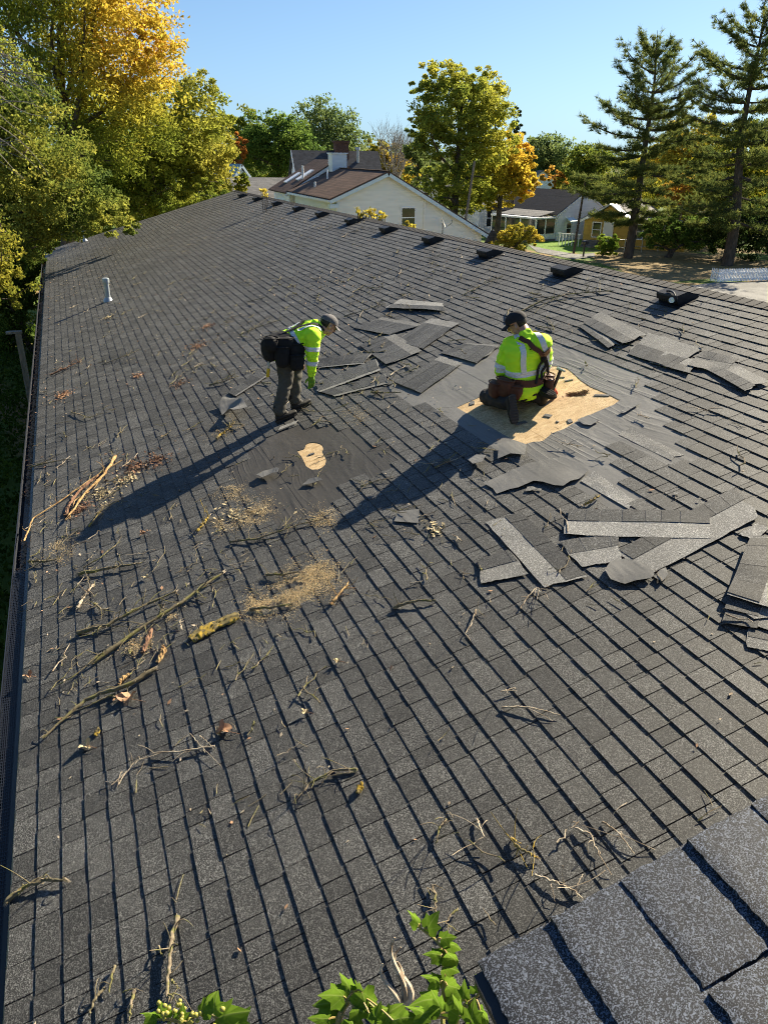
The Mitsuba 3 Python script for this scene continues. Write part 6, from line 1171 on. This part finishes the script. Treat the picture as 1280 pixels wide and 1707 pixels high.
for i, (nm, px, n, sx, sy) in enumerate([('tan sawdust patch on the shingles in the middle left', [(520, 965, 1.2), (535, 960, .8), (500, 980, .8), (480, 1000, .6), (445, 1005, .9), (430, 1010, .5)], 5200, .10, .15), ('sawdust along the left edge of the lower bare felt', [(430, 850, .9), (420, 862, .5), (385, 820, .6), (400, 850, .6), (375, 875, .4), (525, 868, .5), (545, 864, .4)], 4200, .10, .17), ('sawdust and leaf crumbs beside the tan limb', [(95, 915, .7), (110, 925, .5), (175, 845, .4), (285, 1030, .3), (225, 1080, .3), (245, 1075, .3)], 2200, .08, .12), ('faint sawdust between the two roofers', [(590, 690, .6), (600, 700, .5), (360, 720, .4), (395, 715, .4), (375, 700, .3)], 1500, .14, .18)]): scatter_bits('sawdust', nm, 'm_sawdust', patch(px, n, sx, sy, i + 3), (.0016, .0052), 50 + i, 'sawdust')
for i, (x, y, w, n, mt, nm) in enumerate([(105, 660, .16, 260, 'm_dryleaf', 'heap of brown leaves near the gutter, upper left'), (228, 780, .16, 300, 'm_redbark', 'rust coloured bark and leaves beside the tan limb'), (265, 768, .2, 200, 'm_redbark', 'thin spread of rust coloured bark flakes'), (330, 578, .14, 170, 'm_dryleaf', 'brown leaf heap on the upper left of the roof'), (180, 530, .13, 140, 'm_paleleaf', 'pale leaf heap below the vent pipe'), (230, 628, .08, 80, 'm_dryleaf', 'small rusty leaf heap left of the standing roofer'), (345, 545, .1, 120, 'm_dryleaf', 'dark brown leaf bits right of the vent pipe'), (215, 800, .12, 160, 'm_paleleaf', 'yellow shreds of wood by the tan limb'), (170, 825, .12, 200, 'm_paleleaf', 'tan wood shreds under the tan limb'), (135, 850, .1, 160, 'm_redbark', 'red bark shreds at the lower end of the tan limb'), (395, 860, .2, 160, 'm_paleleaf', 'straw coloured shreds left of the bare felt'), (725, 885, .08, 60, 'm_paleleaf', 'orange leaf shreds at the kneeling roofer\'s shadow tip'), (300, 640, .12, 90, 'm_redbark', 'reddish leaf bits on the upper left')]):
    rs = np.random.default_rng(300 + i); scatter_bits('leaf_heap', nm, mt, on_roof(x, y) + rs.normal(0, 1, (n, 2)) * [w * .8, w * 1.15] * (.3 + 1.2 * rs.random((n, 1)) ** 1.6), (.004, .028), 310 + i, 'leaves', .018)
gp = np.c_[rg.normal(-.105, .022, 3200), 7.5 + 28.4 * rg.random(3200) ** 1.1]; gp = gp[meshkit.noise(np.c_[gp[:, 1:] * 1.3, gp[:, :1] * 8, np.zeros((len(gp), 1))], 4) > .3]
scatter_bits('gutter_litter', 'brown leaves and twigs filling the gutter along the far eave', 'm_dryleaf', gp, (.01, .03), 9, 'leaves', -.06)
# dark ground ivy in the shaded gap beside the building
rs = np.random.default_rng(66); n = 26000; Pq = np.c_[rs.uniform(-7, -.4, n), rs.uniform(4, 40, n), np.zeros(n)]; Pq[:, 2] = .1 + 1.5 * np.clip(meshkit.fbm(Pq * .45, 3, 6) - .35, 0, 1) * 2.2 * rs.random(n) * np.clip((-.6 - Pq[:, 0]) / 1.2, 0, 1)
vv, ff = leaf_cloud(Pq, .15, rs); put('ground_ivy', (vv, ff), 'm_leaf', color=np.repeat(palette(GREEN, rs.random(n) * .8), 4, 0), kind='stuff', label='dark tangled undergrowth in the shaded gap left of the gutter', cat='undergrowth')

# ---------------------------------------------------------------- ivy climbing in at the bottom edge
bs('m_ivystem', proc(lambda p, n, uv: mix((.22, .20, .05), (.36, .24, .09), noise(p.x * 50, p.y * 50, p.z * 50))), .6, .4)
def ivy_c(p, n, uv):
    vein = smoothstep(.05, .0, dr.abs(uv.x)) + smoothstep(.035, .0, dr.abs(dr.abs(uv.x) - uv.y * .8 - .02)) * .7
    return mix(mix((.08, .16, .015), (.16, .26, .028), fbm(p.x * 25, p.y * 25, p.z * 25, 3)), (.24, .32, .08), dr.clip(vein, 0, 1) * .6)
scene['m_ivy'] = {'type': 'principledthin', 'base_color': proc(ivy_c), 'roughness': .35, 'diff_trans': 0.7, 'eta': 1.45}
IVY = np.array([(0, 0), (.30, -.12), (.52, .02), (.44, .26), (.50, .52), (.26, .54), (.14, .80), (0, 1.08), (-.14, .80), (-.26, .54), (-.50, .52), (-.44, .26), (-.52, .02), (-.30, -.12)])
def ivy_leaf(base, d, up, size, parent, rs):
    d = nrm(d); up = nrm(np.asarray(up) - d * (np.asarray(up) @ d)); s = np.cross(d, up); g = Polygon(IVY).buffer(.05).buffer(-.03); o = np.array(g.exterior.coords)[:-1]; rings = [np.array([[0, .34]])]
    for k in (.35, .7, 1.): rings.append((o - [0, .34]) * k + [0, .34])
    q = np.vstack(rings); m = len(o); z = -.30 * np.abs(q[:, 0]) ** 1.2 + .10 * np.sin(q[:, 1] * 4 + q[:, 0] * 5) - .25 * np.clip(q[:, 1] - .4, 0, 1) ** 2; z = z * rs.uniform(.5, 1.5)
    f = [[0, 1 + i, 1 + (i + 1) % m] for i in range(m)]
    for k in (0, 1): a = 1 + k * m; f += [[a + i, a + m + i, a + m + (i + 1) % m] for i in range(m)] + [[a + i, a + m + (i + 1) % m, a + (i + 1) % m] for i in range(m)]
    V = base + size * .86 * (q[:, :1] * s + q[:, 1:] * d + z[:, None] * up); put('leaf', (V, np.array(f)), 'm_ivy', parent, smooth=True, uv=q)
def near_pt(x, y, t): return CAM + ray(x, y) * t
def vine(pts, depth, leaves, label, seed, r=.006):
    rs = np.random.default_rng(seed); t = thing('ivy_vine', label, 'ivy'); P = smoothline([near_pt(x, y, z) for (x, y), z in zip(pts, depth)], 24)
    put('stem', tube(P, np.linspace(r, r * .5, 24), 7), 'm_ivystem', t, smooth=50)
    for (x, y, ang, s_, z) in leaves:
        # ang: which way the leaf points in the picture; the blade faces partly up, partly to the sun
        a = math.radians(ang); d = RGT * math.cos(a) + UP * math.sin(a) + FWD * rs.uniform(-.35, .35); upv = np.array([0, 0, 1.]) * .7 + nrm(SUN) * .5 - FWD * .55 + rs.normal(0, .28, 3)
        b = near_pt(x, y, z); j = np.linalg.norm(P - b, axis=1).argmin(); put('leaf_stalk', tube(smoothline([P[j], (P[j] + b) / 2 + UP * .006, b], 6), .0022, 5), 'm_ivystem', t)
        ivy_leaf(b, d, upv, s_, t, rs)
vine([(742, 1760), (738, 1690), (740, 1620), (735, 1580), (712, 1556), (694, 1543)], [1.75, 1.8, 1.85, 1.88, 1.9, 1.92],
     [(697, 1542, 120, .046, 1.9), (712, 1550, 60, .058, 1.9), (716, 1556, 75, .030, 1.9), (735, 1566, 10, .042, 1.88), (740, 1578, -5, .05, 1.88), (745, 1590, -50, .060, 1.86), (734, 1594, 170, .045, 1.86), (738, 1612, -25, .055, 1.85), (742, 1628, -60, .05, 1.84), (733, 1640, 150, .05, 1.83), (745, 1644, -20, .05, 1.82), (728, 1668, 175, .07, 1.8), (742, 1680, 40, .06, 1.8)],
     'ivy vine climbing upright in the lower middle, bright leaves at its tip', 1)
vine([(760, 1770), (762, 1720), (770, 1680), (795, 1662), (800, 1650)], [1.7, 1.7, 1.7, 1.7, 1.7], [(798, 1655, 95, .042, 1.7), (803, 1662, 60, .04, 1.7), (770, 1668, 80, .045, 1.7), (735, 1690, 110, .055, 1.7), (745, 1700, 60, .05, 1.7), (780, 1690, -30, .055, 1.68), (800, 1685, -60, .045, 1.68), (765, 1695, 100, .05, 1.66), (715, 1700, 150, .06, 1.7), (700, 1695, 30, .05, 1.7), (785, 1705, 80, .05, 1.66)],
     'ivy shoot with upright leaves in front of the upper roof corner', 2)
vine([(570, 1790), (566, 1740), (568, 1690), (582, 1668), (592, 1655)], [1.72, 1.72, 1.74, 1.76, 1.76], [(572, 1662, 165, .062, 1.75), (560, 1672, 185, .058, 1.75), (558, 1684, 200, .055, 1.74), (584, 1656, 120, .05, 1.76), (596, 1664, 70, .055, 1.76), (606, 1668, -60, .06, 1.75), (604, 1656, -75, .07, 1.74), (590, 1680, -30, .055, 1.73), (615, 1690, 10, .05, 1.72), (640, 1700, 40, .055, 1.72), (655, 1702, 10, .065, 1.7), (548, 1700, 170, .05, 1.72), (625, 1705, 80, .05, 1.72), (585, 1700, -70, .06, 1.72)],
     'ivy shoot at the bottom centre spreading to the left', 3, .011)
vine([(300, 1790), (310, 1740), (320, 1700), (335, 1690)], [1.8, 1.8, 1.8, 1.8], [(336, 1690, 60, .055, 1.8), (360, 1700, 20, .085, 1.8), (262, 1700, 160, .05, 1.8), (275, 1698, 110, .045, 1.8), (355, 1690, 80, .05, 1.8), (300, 1705, 80, .045, 1.8), (390, 1712, 50, .06, 1.8)],
     'ivy shoot with green berries at the bottom left', 4)
bs('m_berry', (.30, .28, .06), .5, .4); rs = np.random.default_rng(9); t = thing('ivy_berries', 'cluster of small green ivy berries at the bottom left', 'berries')
for k in range(46):
    b = near_pt(rs.normal(315, 26), rs.normal(1694, 9), 1.8) + rs.normal(0, .012, 3); put('berry', tm(blob(b, rs.uniform(.0045, .007), 8)), 'm_berry', t, smooth=True)
